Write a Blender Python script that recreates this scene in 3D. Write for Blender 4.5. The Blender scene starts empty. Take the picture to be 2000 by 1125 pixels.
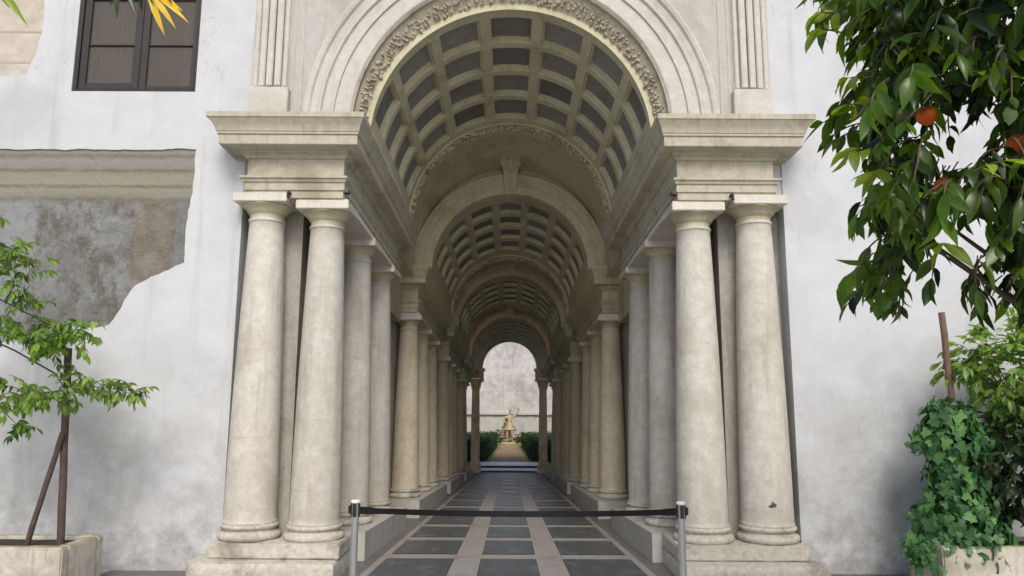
import bpy, bmesh, math, random
import numpy as np
from mathutils import Vector, Matrix, noise as mnoise
R = math.radians
sc = bpy.context.scene
rnd = random.Random(7)

# ------------------------------------------------------------------ camera, sky, sun, exposure
cam_d = bpy.data.cameras.new('camera'); cam = bpy.data.objects.new('camera', cam_d)
sc.collection.objects.link(cam); sc.camera = cam
cam.location = (0, -7, 1.6)
cam_d.sensor_width = 36; cam_d.lens = 36 * 1444 / 2000
cam_d.shift_x = 0.002
cam_d.clip_start = 0.05; cam_d.clip_end = 2000
cam.rotation_euler = (Matrix.Rotation(R(90 + 8.92), 3, 'X') @ Matrix.Rotation(R(0.3), 3, 'Z')).to_euler()

SUN_EL, SUN_AZ = 44, 174          # azimuth measured clockwise from +Y (the gallery axis)
w = bpy.data.worlds.new('World'); sc.world = w; w.use_nodes = True
nt = w.node_tree; nt.nodes.clear()
sky = nt.nodes.new('ShaderNodeTexSky'); sky.sky_type = 'NISHITA'; sky.sun_disc = False
sky.sun_elevation = R(SUN_EL); sky.sun_rotation = R(SUN_AZ); sky.dust_density = 3.0; sky.air_density = 1.0
bg = nt.nodes.new('ShaderNodeBackground'); bg.inputs[1].default_value = 0.125
wo = nt.nodes.new('ShaderNodeOutputWorld')
nt.links.new(sky.outputs[0], bg.inputs[0]); nt.links.new(bg.outputs[0], wo.inputs[0])
sun_d = bpy.data.lights.new('sun', 'SUN'); sun_d.energy = 1.5; sun_d.angle = R(22); sun_d.color = (1, .95, .87)
sun = bpy.data.objects.new('sun', sun_d); sc.collection.objects.link(sun)
az, el = R(SUN_AZ), R(SUN_EL)
sd = Vector((math.sin(az) * math.cos(el), math.cos(az) * math.cos(el), math.sin(el)))
sun.rotation_euler = sd.to_track_quat('Z', 'Y').to_euler()
sc.view_settings.view_transform = 'Standard'; sc.view_settings.look = 'None'
sc.view_settings.gamma = 1; sc.view_settings.exposure = 0.40
sc.cycles.max_bounces = 10; sc.cycles.diffuse_bounces = 7

# ------------------------------------------------------------------ forced perspective of the gallery
kx = lambda s: 1 - s / 20.9                   # widths shrink towards a point 20.9 m in
kz1 = lambda s: 1 - s / 25.4
kz2 = lambda s: 0.977 - 0.0435 * s
def W1(x, s, z): return (x * kx(s), s, z * kz1(s))
def W2(x, s, z): return (x * kx(s), s, z * kz2(s))
def I3(x, s, z): return (x, s, z)

F_, TH = 1444., R(8.92)
def P(px, py, Y):                             # a point of the photograph put at its real depth Y
    a = (px - 996) / F_; b = (562.5 - py) / F_
    dy = math.cos(TH) - b * math.sin(TH); dz = math.sin(TH) + b * math.cos(TH)
    t = (Y + 7) / dy
    return Vector((a * t, Y, 1.6 + dz * t))

# ------------------------------------------------------------------ object helpers
C = sc.collection
def tag(o, label=None, cat=None, group=None, kind=None):
    if label: o['label'] = label; kind = kind or 'thing'
    if cat: o['category'] = cat
    if group: o['group'] = group
    if kind: o['kind'] = kind
    return o
def empty(name, loc=(0, 0, 0)):
    o = bpy.data.objects.new(name, None); C.objects.link(o); o.location = loc; o.empty_display_size = .2
    return o
def obj(name, bm, mats, parent=None, smooth=None, loc=None):
    me = bpy.data.meshes.new(name)
    bmesh.ops.recalc_face_normals(bm, faces=bm.faces)
    bm.to_mesh(me); bm.free()
    if not isinstance(mats, (list, tuple)): mats = [mats]
    for m in mats: me.materials.append(m)
    if smooth is not None:
        for p in me.polygons: p.use_smooth = True
        me.set_sharp_from_angle(angle=R(smooth))
    o = bpy.data.objects.new(name, me); C.objects.link(o)
    if loc is not None: o.location = loc
    if parent: o.parent = parent
    return o
def thing(name, loc, label, cat, group=None):
    return tag(empty(name, loc), label, cat, group)
def rel(parent, o):                            # built in world space: keep it there under its parent
    o.parent = parent; o.matrix_parent_inverse = Matrix.Translation(-Vector(parent.location)); return o

def box(bm, x0, x1, y0, y1, z0, z1, wp=I3, mi=0, sub=1):
    """a box, cut into sub slices along y so that a warp keeps it straight"""
    rings = []
    for i in range(sub + 1):
        y = y0 + (y1 - y0) * i / sub
        rings.append([bm.verts.new(wp(a, y, b)) for a, b in ((x0, z0), (x1, z0), (x1, z1), (x0, z1))])
    fs = []
    for i in range(sub):
        for j in range(4):
            fs.append(bm.faces.new((rings[i][j], rings[i][(j + 1) % 4], rings[i + 1][(j + 1) % 4], rings[i + 1][j])))
    fs.append(bm.faces.new(rings[0])); fs.append(bm.faces.new(rings[-1][::-1]))
    for f in fs: f.material_index = mi
def lathe(bm, prof, n=48, cx=0, cy=0, cap=True, mi=0):
    rings = [[bm.verts.new((cx + r * math.cos(2 * math.pi * k / n), cy + r * math.sin(2 * math.pi * k / n), z)) for k in range(n)] for r, z in prof]
    for a, b in zip(rings, rings[1:]):
        for k in range(n): bm.faces.new((a[k], a[(k + 1) % n], b[(k + 1) % n], b[k])).material_index = mi
    if cap: bm.faces.new(rings[0][::-1]).material_index = mi; bm.faces.new(rings[-1]).material_index = mi
def tube(bm, pts, rads, n=8, cap=True):
    pts = [Vector(p) for p in pts]; rings = []
    for i, p in enumerate(pts):
        d = (pts[min(i + 1, len(pts) - 1)] - pts[max(i - 1, 0)]).normalized()
        u = d.orthogonal().normalized() if i == 0 else (u - d * u.dot(d)).normalized()
        v = d.cross(u)
        r = rads[i] if isinstance(rads, (list, tuple)) else rads
        rings.append([bm.verts.new(p + (u * math.cos(2 * math.pi * k / n) + v * math.sin(2 * math.pi * k / n)) * r) for k in range(n)])
    for a, b in zip(rings, rings[1:]):
        for k in range(n): bm.faces.new((a[k], a[(k + 1) % n], b[(k + 1) % n], b[k]))
    if cap: bm.faces.new(rings[0][::-1]); bm.faces.new(rings[-1])
def blob(bm, c, rx, ry, rz, rot=None, n=6):
    M = Matrix.Translation(c) @ (rot.to_matrix().to_4x4() if rot else Matrix()) @ Matrix.Diagonal((rx, ry, rz, 1))
    bmesh.ops.create_icosphere(bm, subdivisions=1, radius=1, matrix=M)
def prism(bm, poly, y0, y1, mi=0):              # polygon in x,z pulled along y
    a = [bm.verts.new((x, y0, z)) for x, z in poly]; b = [bm.verts.new((x, y1, z)) for x, z in poly]
    f0 = bm.faces.new(a); f1 = bm.faces.new(b[::-1]); f0.material_index = f1.material_index = mi
    for i in range(len(poly)):
        bm.faces.new((a[i], b[i], b[(i + 1) % len(poly)], a[(i + 1) % len(poly)])).material_index = mi
def weather(bm, amp, scale=6, cuts=0, seed=0):
    if cuts: bmesh.ops.subdivide_edges(bm, edges=bm.edges[:], cuts=cuts, use_grid_fill=True)
    for v in bm.verts:
        p = v.co * scale + Vector((seed, seed * 1.7, 0))
        n = mnoise.noise_vector(p) + .5 * mnoise.noise_vector(p * 2.3)
        v.co += n * amp
def worn_block(x0, x1, y0, y1, z0, z1, amp=.008, bev=.015, step=.06, seed=0):
    bm = bmesh.new(); box(bm, x0, x1, y0, y1, z0, z1)
    bmesh.ops.recalc_face_normals(bm, faces=bm.faces)
    bmesh.ops.bevel(bm, geom=bm.edges[:], offset=bev, segments=2, affect='EDGES')
    for ax, (a, b) in enumerate(((x0, x1), (y0, y1), (z0, z1))):
        n = int((b - a) / step)
        for i in range(1, n):
            co = [0, 0, 0]; co[ax] = a + (b - a) * i / n; no = [0, 0, 0]; no[ax] = 1
            bmesh.ops.bisect_plane(bm, geom=bm.verts[:] + bm.edges[:] + bm.faces[:], plane_co=co, plane_no=no)
    weather(bm, amp, 7, 0, seed)
    return bm

# ------------------------------------------------------------------ materials
def new_mat(name):
    m = bpy.data.materials.new(name); m.use_nodes = True
    nt = m.node_tree; b = nt.nodes['Principled BSDF']
    return m, nt, b
def N(nt, t, **kw):
    n = nt.nodes.new(t)
    for k, v in kw.items():
        if k.startswith('i_'):
            key = k[2:]; n.inputs[int(key) if key.isdigit() else key].default_value = v
        else: setattr(n, k, v)
    return n
def noise_n(nt, vec, scale, detail=6, rough=.6, dist=0):
    n = N(nt, 'ShaderNodeTexNoise', i_Scale=scale, i_Detail=detail, i_Roughness=rough, i_Distortion=dist)
    nt.links.new(vec, n.inputs['Vector']); return n.outputs['Fac']
def mapping(nt, vec, scale=(1, 1, 1), loc=(0, 0, 0)):
    n = N(nt, 'ShaderNodeMapping'); n.inputs['Scale'].default_value = scale; n.inputs['Location'].default_value = loc
    nt.links.new(vec, n.inputs['Vector']); return n.outputs[0]
def rng(nt, v, a, b, c=0, d=1, smooth=False):
    n = N(nt, 'ShaderNodeMapRange'); n.inputs[1].default_value = a; n.inputs[2].default_value = b
    n.inputs[3].default_value = c; n.inputs[4].default_value = d
    if smooth: n.interpolation_type = 'SMOOTHSTEP'
    nt.links.new(v, n.inputs[0]); return n.outputs[0]
def mth(nt, op, a, b=None):
    n = N(nt, 'ShaderNodeMath', operation=op)
    for i, v in enumerate((a, b)):
        if v is None: continue
        if hasattr(v, 'links') or isinstance(v, bpy.types.NodeSocket): nt.links.new(v, n.inputs[i])
        else: n.inputs[i].default_value = v
    return n.outputs[0]
def mixc(nt, fac, a, b, mode='MIX'):
    n = N(nt, 'ShaderNodeMix', data_type='RGBA', blend_type=mode)
    for s, v in ((n.inputs[0], fac), (n.inputs[6], a), (n.inputs[7], b)):
        if isinstance(v, bpy.types.NodeSocket): nt.links.new(v, s)
        elif isinstance(v, (int, float)): s.default_value = v
        else: s.default_value = (*v, 1)
    return n.outputs[2]
def ramp(nt, fac, stops, interp='LINEAR'):
    n = N(nt, 'ShaderNodeValToRGB'); cr = n.color_ramp; cr.interpolation = interp
    while len(cr.elements) > 1: cr.elements.remove(cr.elements[-1])
    cr.elements[0].position = stops[0][0]; cr.elements[0].color = (*stops[0][1], 1)
    for p, c in stops[1:]:
        e = cr.elements.new(p); e.color = (*c, 1)
    nt.links.new(fac, n.inputs[0]); return n.outputs[0]
def bump(nt, b, h, strength=.3, dist=.02):
    n = N(nt, 'ShaderNodeBump'); n.inputs['Strength'].default_value = strength; n.inputs['Distance'].default_value = dist
    nt.links.new(h, n.inputs['Height']); nt.links.new(n.outputs[0], b.inputs['Normal'])

def stone(name, c1, c2, stain=(.2, .17, .12), stain_amt=.5, scale=2.5, rough=.75, bmp=.35, streak=.25, obj_space=False, cracks=False):
    m, nt, b = new_mat(name)
    if obj_space:
        tc = N(nt, 'ShaderNodeTexCoord'); oi = N(nt, 'ShaderNodeObjectInfo')
        ad = N(nt, 'ShaderNodeVectorMath', operation='ADD'); nt.links.new(tc.outputs['Object'], ad.inputs[0])
        sc_ = N(nt, 'ShaderNodeVectorMath', operation='SCALE'); nt.links.new(oi.outputs['Location'], sc_.inputs[0]); sc_.inputs['Scale'].default_value = 3.3
        nt.links.new(sc_.outputs[0], ad.inputs[1]); v = ad.outputs[0]
    else:
        v = N(nt, 'ShaderNodeNewGeometry').outputs['Position']
    big = noise_n(nt, v, scale * .6, 6, .6, .5)
    med = noise_n(nt, v, scale * 4, 8, .7)
    fine = noise_n(nt, v, scale * 22, 6, .75)
    st = noise_n(nt, mapping(nt, v, (5, 5, .5)), scale * .8, 5, .6)
    col = mixc(nt, rng(nt, med, .3, .7), c1, c2)
    col = mixc(nt, mth(nt, 'MULTIPLY', rng(nt, big, .48, .72, smooth=True), stain_amt), col, stain)
    col = mixc(nt, mth(nt, 'MULTIPLY', rng(nt, st, .5, .75, smooth=True), streak), col, stain)
    col = mixc(nt, mth(nt, 'MULTIPLY', rng(nt, fine, .62, .78), .35), col, [s * .8 for s in stain])
    ve = noise_n(nt, v, scale * 1.6, 8, .75, 2.5)
    vein = mth(nt, 'ABSOLUTE', mth(nt, 'SUBTRACT', ve, .5))
    col = mixc(nt, mth(nt, 'MULTIPLY', rng(nt, vein, .0, .03, 1, 0), .22), col, stain)
    nt.links.new(col, b.inputs['Base Color']); b.inputs['Roughness'].default_value = rough
    b.inputs['Specular IOR Level'].default_value = .3
    h = mth(nt, 'ADD', mth(nt, 'MULTIPLY', fine, .5), med)
    bump(nt, b, h, bmp, .012)
    return m

M = {}
M['column'] = stone('column_travertine', (.63, .615, .57), (.47, .45, .39), (.32, .27, .20), .42, 2.4, .62, .55, .5, obj_space=True)
M['inner_column'] = stone('bounce_warmed_column_plaster', (.68, .63, .50), (.55, .49, .37), (.30, .24, .15), .4, 2.2, .7, .3, .35, obj_space=True)  # inner shafts: warm bounce light of the gallery put into the colour
M['stucco'] = stone('cream_stucco', (.60, .575, .42), (.50, .475, .335), (.24, .19, .11), .5, 2.5, .8, .3, .35)
M['flower'] = stone('weathered_shaded_flower_stucco', (.52, .48, .38), (.38, .34, .26), (.14, .12, .08), .5, 6, .85, .4, .3)  # front flower band: weathering plus soffit shade put into the darker colour
M['front_ent'] = stone('weathered_cornice_stone', (.54, .51, .42), (.42, .39, .30), (.20, .17, .11), .55, 3, .8, .35, .4)
M['abacus'] = stone('pale_abacus_stone', (.70, .67, .60), (.60, .57, .50), (.3, .26, .2), .3, 3, .7, .25, .2)
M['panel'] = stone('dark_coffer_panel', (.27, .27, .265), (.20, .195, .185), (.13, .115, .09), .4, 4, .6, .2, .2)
M['archivolt'] = stone('pale_arch_marble', (.60, .59, .56), (.49, .47, .43), (.33, .29, .22), .3, 2.5, .65, .25, .35)
M['spandrel'] = stone('mottled_spandrel_plaster', (.52, .515, .49), (.42, .415, .385), (.30, .28, .22), .4, 2.6, .8, .3, .5)
M['block'] = stone('worn_base_stone', (.68, .65, .58), (.43, .40, .33), (.15, .13, .10), .65, 5, .8, .8, .15)
M['pier'] = stone('grey_pier_plaster', (.42, .41, .38), (.33, .315, .285), (.14, .12, .09), .4, 3, .85, .3, .4)
M['podium'] = stone('podium_plaster', (.50, .49, .46), (.42, .41, .38), (.25, .22, .17), .35, 3, .8, .3, .2)
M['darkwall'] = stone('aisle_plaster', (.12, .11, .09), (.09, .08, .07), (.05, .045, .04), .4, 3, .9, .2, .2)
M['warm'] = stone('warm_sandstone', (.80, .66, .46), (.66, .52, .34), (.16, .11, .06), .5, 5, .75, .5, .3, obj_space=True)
M['statue'] = stone('statue_marble', (.60, .48, .30), (.42, .33, .19), (.2, .16, .1), .45, 9, .6, .4, .3, obj_space=True)
M['marble'] = stone('white_step_marble', (.82, .82, .80), (.74, .74, .72), (.5, .5, .47), .25, 4, .5, .1, .1)
M['riser'] = stone('shade_dark_riser_stone', (.05, .05, .05), (.03, .03, .03), (.02, .02, .02), .3, 4, .8, .2, .1)  # shade on the step fronts facing the gallery, put into a near-black colour
M['planter'] = stone('planter_stone', (.62, .58, .50), (.50, .47, .41), (.25, .22, .16), .6, 4, .85, .6, .5)
M['tile'] = stone('dark_floor_tile', (.085, .093, .105), (.042, .046, .052), (.20, .21, .21), .5, 9, .36, .35, .1)
M['stripe'] = stone('pinkish_floor_stripe', (.35, .335, .32), (.25, .235, .225), (.17, .14, .12), .45, 5, .5, .25, .1)

M['floorbase'] = stone('grey_floor_border', (.17, .16, .155), (.13, .125, .12), (.10, .09, .08), .45, 5, .5, .25, .1)

def add_wear(m, joints=(.62, 1.3, 2.15)):
    nt = m.node_tree; b = nt.nodes['Principled BSDF']; src = b.inputs['Base Color'].links[0].from_socket
    tc = N(nt, 'ShaderNodeTexCoord').outputs['Object']; oi = N(nt, 'ShaderNodeObjectInfo').outputs['Random']
    sep = N(nt, 'ShaderNodeSeparateXYZ'); nt.links.new(tc, sep.inputs[0])
    wob = mth(nt, 'MULTIPLY', noise_n(nt, tc, 9, 4, .6), .012)
    z = mth(nt, 'ADD', sep.outputs[2], mth(nt, 'ADD', wob, mth(nt, 'MULTIPLY', oi, .35)))
    tot = None
    for j in joints:
        k = rng(nt, mth(nt, 'ABSOLUTE', mth(nt, 'SUBTRACT', z, j)), .0015, .005, 1, 0); tot = k if tot is None else mth(nt, 'MAXIMUM', tot, k)
    gate = rng(nt, noise_n(nt, tc, 4, 3, .6), .42, .6)
    col = mixc(nt, mth(nt, 'MULTIPLY', mth(nt, 'MULTIPLY', tot, gate), .5), src, (.22, .19, .15))
    vo = N(nt, 'ShaderNodeTexVoronoi', i_Scale=16.0); nt.links.new(tc, vo.inputs['Vector'])
    pit = mth(nt, 'MULTIPLY', rng(nt, vo.outputs['Distance'], .10, .17, 1, 0), rng(nt, noise_n(nt, tc, 3.2, 4, .7), .52, .62))
    col = mixc(nt, mth(nt, 'MULTIPLY', pit, .7), col, (.24, .20, .15))
    dirt = mth(nt, 'MULTIPLY', rng(nt, sep.outputs[2], .2, 1.3, 1, 0), rng(nt, noise_n(nt, mapping(nt, tc, (1, 1, .5)), 6, 8, .75), .42, .7))
    col = mixc(nt, mth(nt, 'MULTIPLY', dirt, .45), col, (.36, .29, .21))
    nt.links.new(col, b.inputs['Base Color'])
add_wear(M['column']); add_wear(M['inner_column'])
def moss(m):
    nt = m.node_tree; b = nt.nodes['Principled BSDF']; src = b.inputs['Base Color'].links[0].from_socket
    g = N(nt, 'ShaderNodeNewGeometry'); sep = N(nt, 'ShaderNodeSeparateXYZ'); nt.links.new(g.outputs['Normal'], sep.inputs[0])
    k = mth(nt, 'MULTIPLY', rng(nt, sep.outputs[2], .3, .8), rng(nt, noise_n(nt, g.outputs['Position'], 5, 8, .7), .36, .56))
    nt.links.new(mixc(nt, mth(nt, 'MULTIPLY', k, .8), src, (.24, .22, .06)), b.inputs['Base Color'])
moss(M['planter'])
def vary(m, lo=.7, hi=1.25):
    nt = m.node_tree; b = nt.nodes['Principled BSDF']; src = b.inputs['Base Color'].links[0].from_socket
    r_ = rng(nt, N(nt, 'ShaderNodeObjectInfo').outputs['Random'], 0, 1, lo, hi); cc = N(nt, 'ShaderNodeCombineColor')
    for i in range(3): nt.links.new(r_, cc.inputs[i])
    nt.links.new(mixc(nt, 1.0, src, cc.outputs[0], 'MULTIPLY'), b.inputs['Base Color'])
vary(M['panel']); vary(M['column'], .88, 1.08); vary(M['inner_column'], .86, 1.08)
def facade_mat():
    m, nt, b = new_mat('white_lime_plaster')
    v = N(nt, 'ShaderNodeNewGeometry').outputs['Position']
    sep = N(nt, 'ShaderNodeSeparateXYZ'); nt.links.new(v, sep.inputs[0])
    big = noise_n(nt, v, .7, 7, .66, .2); med = noise_n(nt, v, 2.6, 7, .68, .1); fine = noise_n(nt, v, 30, 5, .7)
    col = mixc(nt, rng(nt, med, .3, .7), (.60, .62, .65), (.52, .54, .565))
    col = mixc(nt, mth(nt, 'MULTIPLY', rng(nt, big, .45, .7, smooth=True), .55), col, (.42, .425, .43))
    # damp, grey-brown lower wall
    low = rng(nt, sep.outputs[2], .1, 2.6, 1, 0)
    damp = noise_n(nt, v, 1.9, 9, .72, .25)
    dm = mth(nt, 'MULTIPLY', mth(nt, 'MULTIPLY', low, rng(nt, damp, .38, .66, smooth=True)), .72)
    col = mixc(nt, dm, col, (.30, .29, .265))
    vlow = mth(nt, 'MULTIPLY', rng(nt, sep.outputs[2], .1, 1.1, 1, 0), rng(nt, noise_n(nt, v, 5, 8, .7), .42, .62))
    col = mixc(nt, mth(nt, 'MULTIPLY', vlow, .6), col, (.20, .19, .17))
    # runs of water
    st = noise_n(nt, mapping(nt, v, (2.4, 1, .16)), 1.6, 6, .6)
    col = mixc(nt, mth(nt, 'MULTIPLY', rng(nt, st, .55, .74, smooth=True), .5), col, (.36, .355, .34))
    # trowelled horizontal drifts
    tr = noise_n(nt, mapping(nt, v, (.5, 1, 2.4)), 2.2, 6, .7, .6)
    col = mixc(nt, mth(nt, 'MULTIPLY', rng(nt, tr, .5, .8), .13), col, (.66, .69, .73))
    cr = noise_n(nt, v, 1.1, 10, .62, 1.2)
    crk = rng(nt, mth(nt, 'ABSOLUTE', mth(nt, 'SUBTRACT', cr, .5)), 0, .0035, 1, 0)
    gate = rng(nt, noise_n(nt, v, .9, 2, .5), .56, .62)
    col = mixc(nt, mth(nt, 'MULTIPLY', mth(nt, 'MULTIPLY', crk, gate), .6), col, (.2, .19, .17))
    nt.links.new(col, b.inputs['Base Color']); b.inputs['Roughness'].default_value = .85
    b.inputs['Specular IOR Level'].default_value = .2
    bump(nt, b, mth(nt, 'ADD', mth(nt, 'MULTIPLY', fine, .25), med), .35, .02)
    return m
M['facade'] = facade_mat()

def fresco_mat():
    m, nt, b = new_mat('old_painted_plaster')
    v = N(nt, 'ShaderNodeNewGeometry').outputs['Position']
    sep = N(nt, 'ShaderNodeSeparateXYZ'); nt.links.new(v, sep.inputs[0])
    X, Z = sep.outputs[0], sep.outputs[2]
    wob = noise_n(nt, v, 6, 5, .6)
    Zw = mth(nt, 'ADD', Z, mth(nt, 'MULTIPLY', mth(nt, 'SUBTRACT', wob, .5), .05))
    Xw = mth(nt, 'ADD', X, mth(nt, 'MULTIPLY', mth(nt, 'SUBTRACT', wob, .5), .06))
    t = rng(nt, Zw, 3.62, 4.23)
    band = ramp(nt, t, [(0, (.30, .27, .22)), (.10, (.22, .19, .13)), (.16, (.34, .31, .25)), (.28, (.42, .38, .29)), (.34, (.24, .21, .15)), (.38, (.44, .40, .30)),
                        (.55, (.40, .36, .27)), (.62, (.24, .21, .16)), (.66, (.36, .34, .30)), (.80, (.40, .38, .33)), (.88, (.26, .23, .17)), (.93, (.38, .36, .33)), (1, (.33, .31, .27))])
    g = noise_n(nt, v, 3.2, 9, .72, .3); g2 = noise_n(nt, mapping(nt, v, (1, 1, .6)), 4.2, 10, .8, .15); g3 = noise_n(nt, v, 9, 8, .78, .2)
    grey = mixc(nt, rng(nt, g, .38, .62), (.40, .41, .43), (.25, .24, .22))
    grey = mixc(nt, mth(nt, 'MULTIPLY', rng(nt, g2, .47, .60, smooth=True), .85), grey, (.16, .14, .105))
    grey = mixc(nt, mth(nt, 'MULTIPLY', rng(nt, g3, .56, .66), .5), grey, (.13, .115, .08))
    grey = mixc(nt, mth(nt, 'MULTIPLY', rng(nt, g3, .44, .34), .45), grey, (.50, .50, .52))
    # painted pilaster strip
    a = rng(nt, Xw, -3.93, -3.84); c = rng(nt, Xw, -3.52, -3.44, 1, 0)
    pil = mth(nt, 'MULTIPLY', mth(nt, 'MULTIPLY', a, c), rng(nt, g3, .34, .52, .35, .95))
    pcol = mixc(nt, rng(nt, g, .35, .65), (.38, .33, .27), (.21, .175, .135))
    lower = mixc(nt, pil, grey, pcol)
    edge = mth(nt, 'MULTIPLY', rng(nt, Xw, -3.47, -3.45), 1.0)
    lower = mixc(nt, mth(nt, 'MULTIPLY', edge, .6), lower, (.28, .27, .27))
    left = rng(nt, Xw, -4.93, -4.88, 1, 0)
    lower = mixc(nt, mth(nt, 'MULTIPLY', left, .75), lower, (.42, .43, .44))
    up = rng(nt, Zw, 3.63, 3.70)
    lower = mixc(nt, mth(nt, 'MULTIPLY', rng(nt, g3, .53, .68), .6), lower, (.13, .115, .09))
    col = mixc(nt, up, lower, mixc(nt, mth(nt, 'MULTIPLY', rng(nt, g, .46, .66), .6), band, (.40, .39, .37)))
    col = mixc(nt, 1.0, col, (.70, .72, .72), 'MULTIPLY')
    nt.links.new(col, b.inputs['Base Color']); b.inputs['Roughness'].default_value = .9
    bump(nt, b, mth(nt, 'ADD', g3, g), .8, .03)
    return m
M['fresco'] = fresco_mat()

def quoin_mat():
    m, nt, b = new_mat('painted_ashlar_remnant')
    v = N(nt, 'ShaderNodeNewGeometry').outputs['Position']
    sep = N(nt, 'ShaderNodeSeparateXYZ'); nt.links.new(v, sep.inputs[0])
    t = rng(nt, sep.outputs[2], 4.97, 5.97)
    j = ramp(nt, t, [(0, (.5, .5, .5)), (.20, (.62, .6, .57)), (.215, (.3, .25, .2)), (.235, (.55, .5, .44)), (.55, (.6, .54, .47)), (.57, (.27, .22, .17)), (.59, (.58, .52, .45)), (.97, (.55, .5, .43)), (1, (.3, .25, .2))])
    g = noise_n(nt, v, 5, 8, .7)
    col = mixc(nt, rng(nt, g, .35, .7), j, (.42, .37, .31))
    nt.links.new(col, b.inputs['Base Color']); b.inputs['Roughness'].default_value = .9
    bump(nt, b, g, .5, .02); return m
M['quoin'] = quoin_mat()

def plain(name, col, rough=.5, metal=0, var=.15, scale=12, bmp=.1, spec=.5):
    m, nt, b = new_mat(name)
    tc = N(nt, 'ShaderNodeTexCoord')
    g = noise_n(nt, tc.outputs['Object'], scale, 6, .65)
    c = mixc(nt, rng(nt, g, .3, .7), [x * (1 - var) for x in col], [min(1, x * (1 + var)) for x in col])
    nt.links.new(c, b.inputs['Base Color']); b.inputs['Roughness'].default_value = rough; b.inputs['Metallic'].default_value = metal
    b.inputs['Specular IOR Level'].default_value = spec
    if bmp: bump(nt, b, g, bmp, .01)
    return m
M['joint'] = plain('dark_floor_joint', (.06, .055, .05), .9)
M['chip'] = plain('dark_broken_stone', (.10, .09, .075), .95, 0, .6, 60, 1)
M['steel'] = plain('brushed_grey_metal', (.45, .46, .48), .38, .85, .08, 30, .03)
M['white_cap'] = plain('pale_post_cap', (.75, .75, .74), .4, 0, .05)
M['black'] = plain('black_webbing', (.008, .008, .009), .7, 0, .2, 60, .1, .2)
M['black_plastic'] = plain('black_plastic', (.012, .012, .013), .4, 0, .1)
M['frame'] = plain('dark_window_wood', (.026, .020, .018), .45, 0, .25, 8, .2)
M['stake'] = plain('weathered_stake_wood', (.075, .052, .042), .8, 0, .3, 14, .4)
M['stake2'] = plain('reddish_stake_wood', (.17, .10, .075), .8, 0, .3, 14, .4)
M['bark'] = plain('grey_bark', (.09, .07, .05), .9, 0, .3, 16, .5)
M['soil'] = plain('dark_soil', (.03, .024, .018), .95, 0, .4, 20, 1)
M['iron'] = plain('rusty_black_iron', (.012, .011, .01), .6, .3, .3)
M['path'] = plain('garden_gravel_path', (.30, .21, .12), .9, 0, .3, 4, .3)
M['grass'] = plain('garden_grass', (.17, .18, .045), .9, 0, .35, 9, .5)
M['curtain'] = plain('window_blind', (.085, .078, .07), .9, 0, .12, 3, 0)
M['dark_in'] = plain('unlit_room', (.02, .018, .016), .9, 0, .1, 3, 0)
M['ground'] = stone('courtyard_gravel', (.46, .44, .40), (.36, .34, .31), (.15, .14, .12), .4, 3, .9, .5, .1)
M['roof'] = plain('roof_mortar', (.2, .18, .15), .9)

def glass_mat():
    m, nt, b = new_mat('dusty_window_glass')
    b.inputs['Base Color'].default_value = (.5, .46, .42, 1); b.inputs['Roughness'].default_value = .2
    b.inputs['Transmission Weight'].default_value = .85; b.inputs['IOR'].default_value = 1.2
    v = N(nt, 'ShaderNodeNewGeometry').outputs['Position']
    bump(nt, b, noise_n(nt, v, 2.5, 3, .5), .08, .05)
    return m
M['glass'] = glass_mat()

def leaf_mat(name, c1, c2, trans=.35, rough=.4, tcol=None):
    m, nt, b = new_mat(name)
    oi = N(nt, 'ShaderNodeAttribute', attribute_name='tone')
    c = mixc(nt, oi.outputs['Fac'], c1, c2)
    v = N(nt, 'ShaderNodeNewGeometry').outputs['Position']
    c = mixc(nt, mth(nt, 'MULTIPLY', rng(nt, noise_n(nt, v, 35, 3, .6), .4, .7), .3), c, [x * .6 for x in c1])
    nt.links.new(c, b.inputs['Base Color']); b.inputs['Roughness'].default_value = rough
    b.inputs['Specular IOR Level'].default_value = .45
    tr = N(nt, 'ShaderNodeBsdfTranslucent')
    hs = N(nt, 'ShaderNodeHueSaturation'); hs.inputs['Value'].default_value = 2.0; hs.inputs['Saturation'].default_value = 1.1; hs.inputs['Hue'].default_value = .485
    nt.links.new(c, hs.inputs['Color']); nt.links.new(hs.outputs[0], tr.inputs['Color'])
    mx = N(nt, 'ShaderNodeMixShader'); mx.inputs[0].default_value = trans
    nt.links.new(b.outputs[0], mx.inputs[1]); nt.links.new(tr.outputs[0], mx.inputs[2])
    nt.links.new(mx.outputs[0], nt.nodes['Material Output'].inputs['Surface'])
    return m
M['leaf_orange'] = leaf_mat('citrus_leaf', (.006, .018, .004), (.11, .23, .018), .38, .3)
M['leaf_lime'] = leaf_mat('young_citrus_leaf', (.10, .20, .02), (.30, .42, .05), .45, .4)
M['leaf_shrub'] = leaf_mat('shrub_leaf', (.03, .085, .015), (.24, .40, .06), .36, .4)
M['leaf_ivy'] = leaf_mat('ivy_leaf', (.02, .085, .03), (.15, .33, .10), .25, .5)
M['leaf_yellow'] = leaf_mat('yellow_leaf', (.72, .48, .03), (.85, .65, .08), .4, .45)
M['leaf_hedge'] = leaf_mat('hedge_leaf', (.02, .045, .015), (.06, .12, .03), .2, .5)

def orange_mat():
    m, nt, b = new_mat('orange_peel')
    v = N(nt, 'ShaderNodeTexCoord').outputs['Object']
    c = mixc(nt, rng(nt, noise_n(nt, v, 9, 4, .6), .35, .65), (.66, .085, .006), (.76, .15, .010))
    nt.links.new(c, b.inputs['Base Color']); b.inputs['Roughness'].default_value = .45
    bump(nt, b, noise_n(nt, v, 160, 2, .5), .3, .004); return m
M['orange'] = orange_mat()

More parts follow.
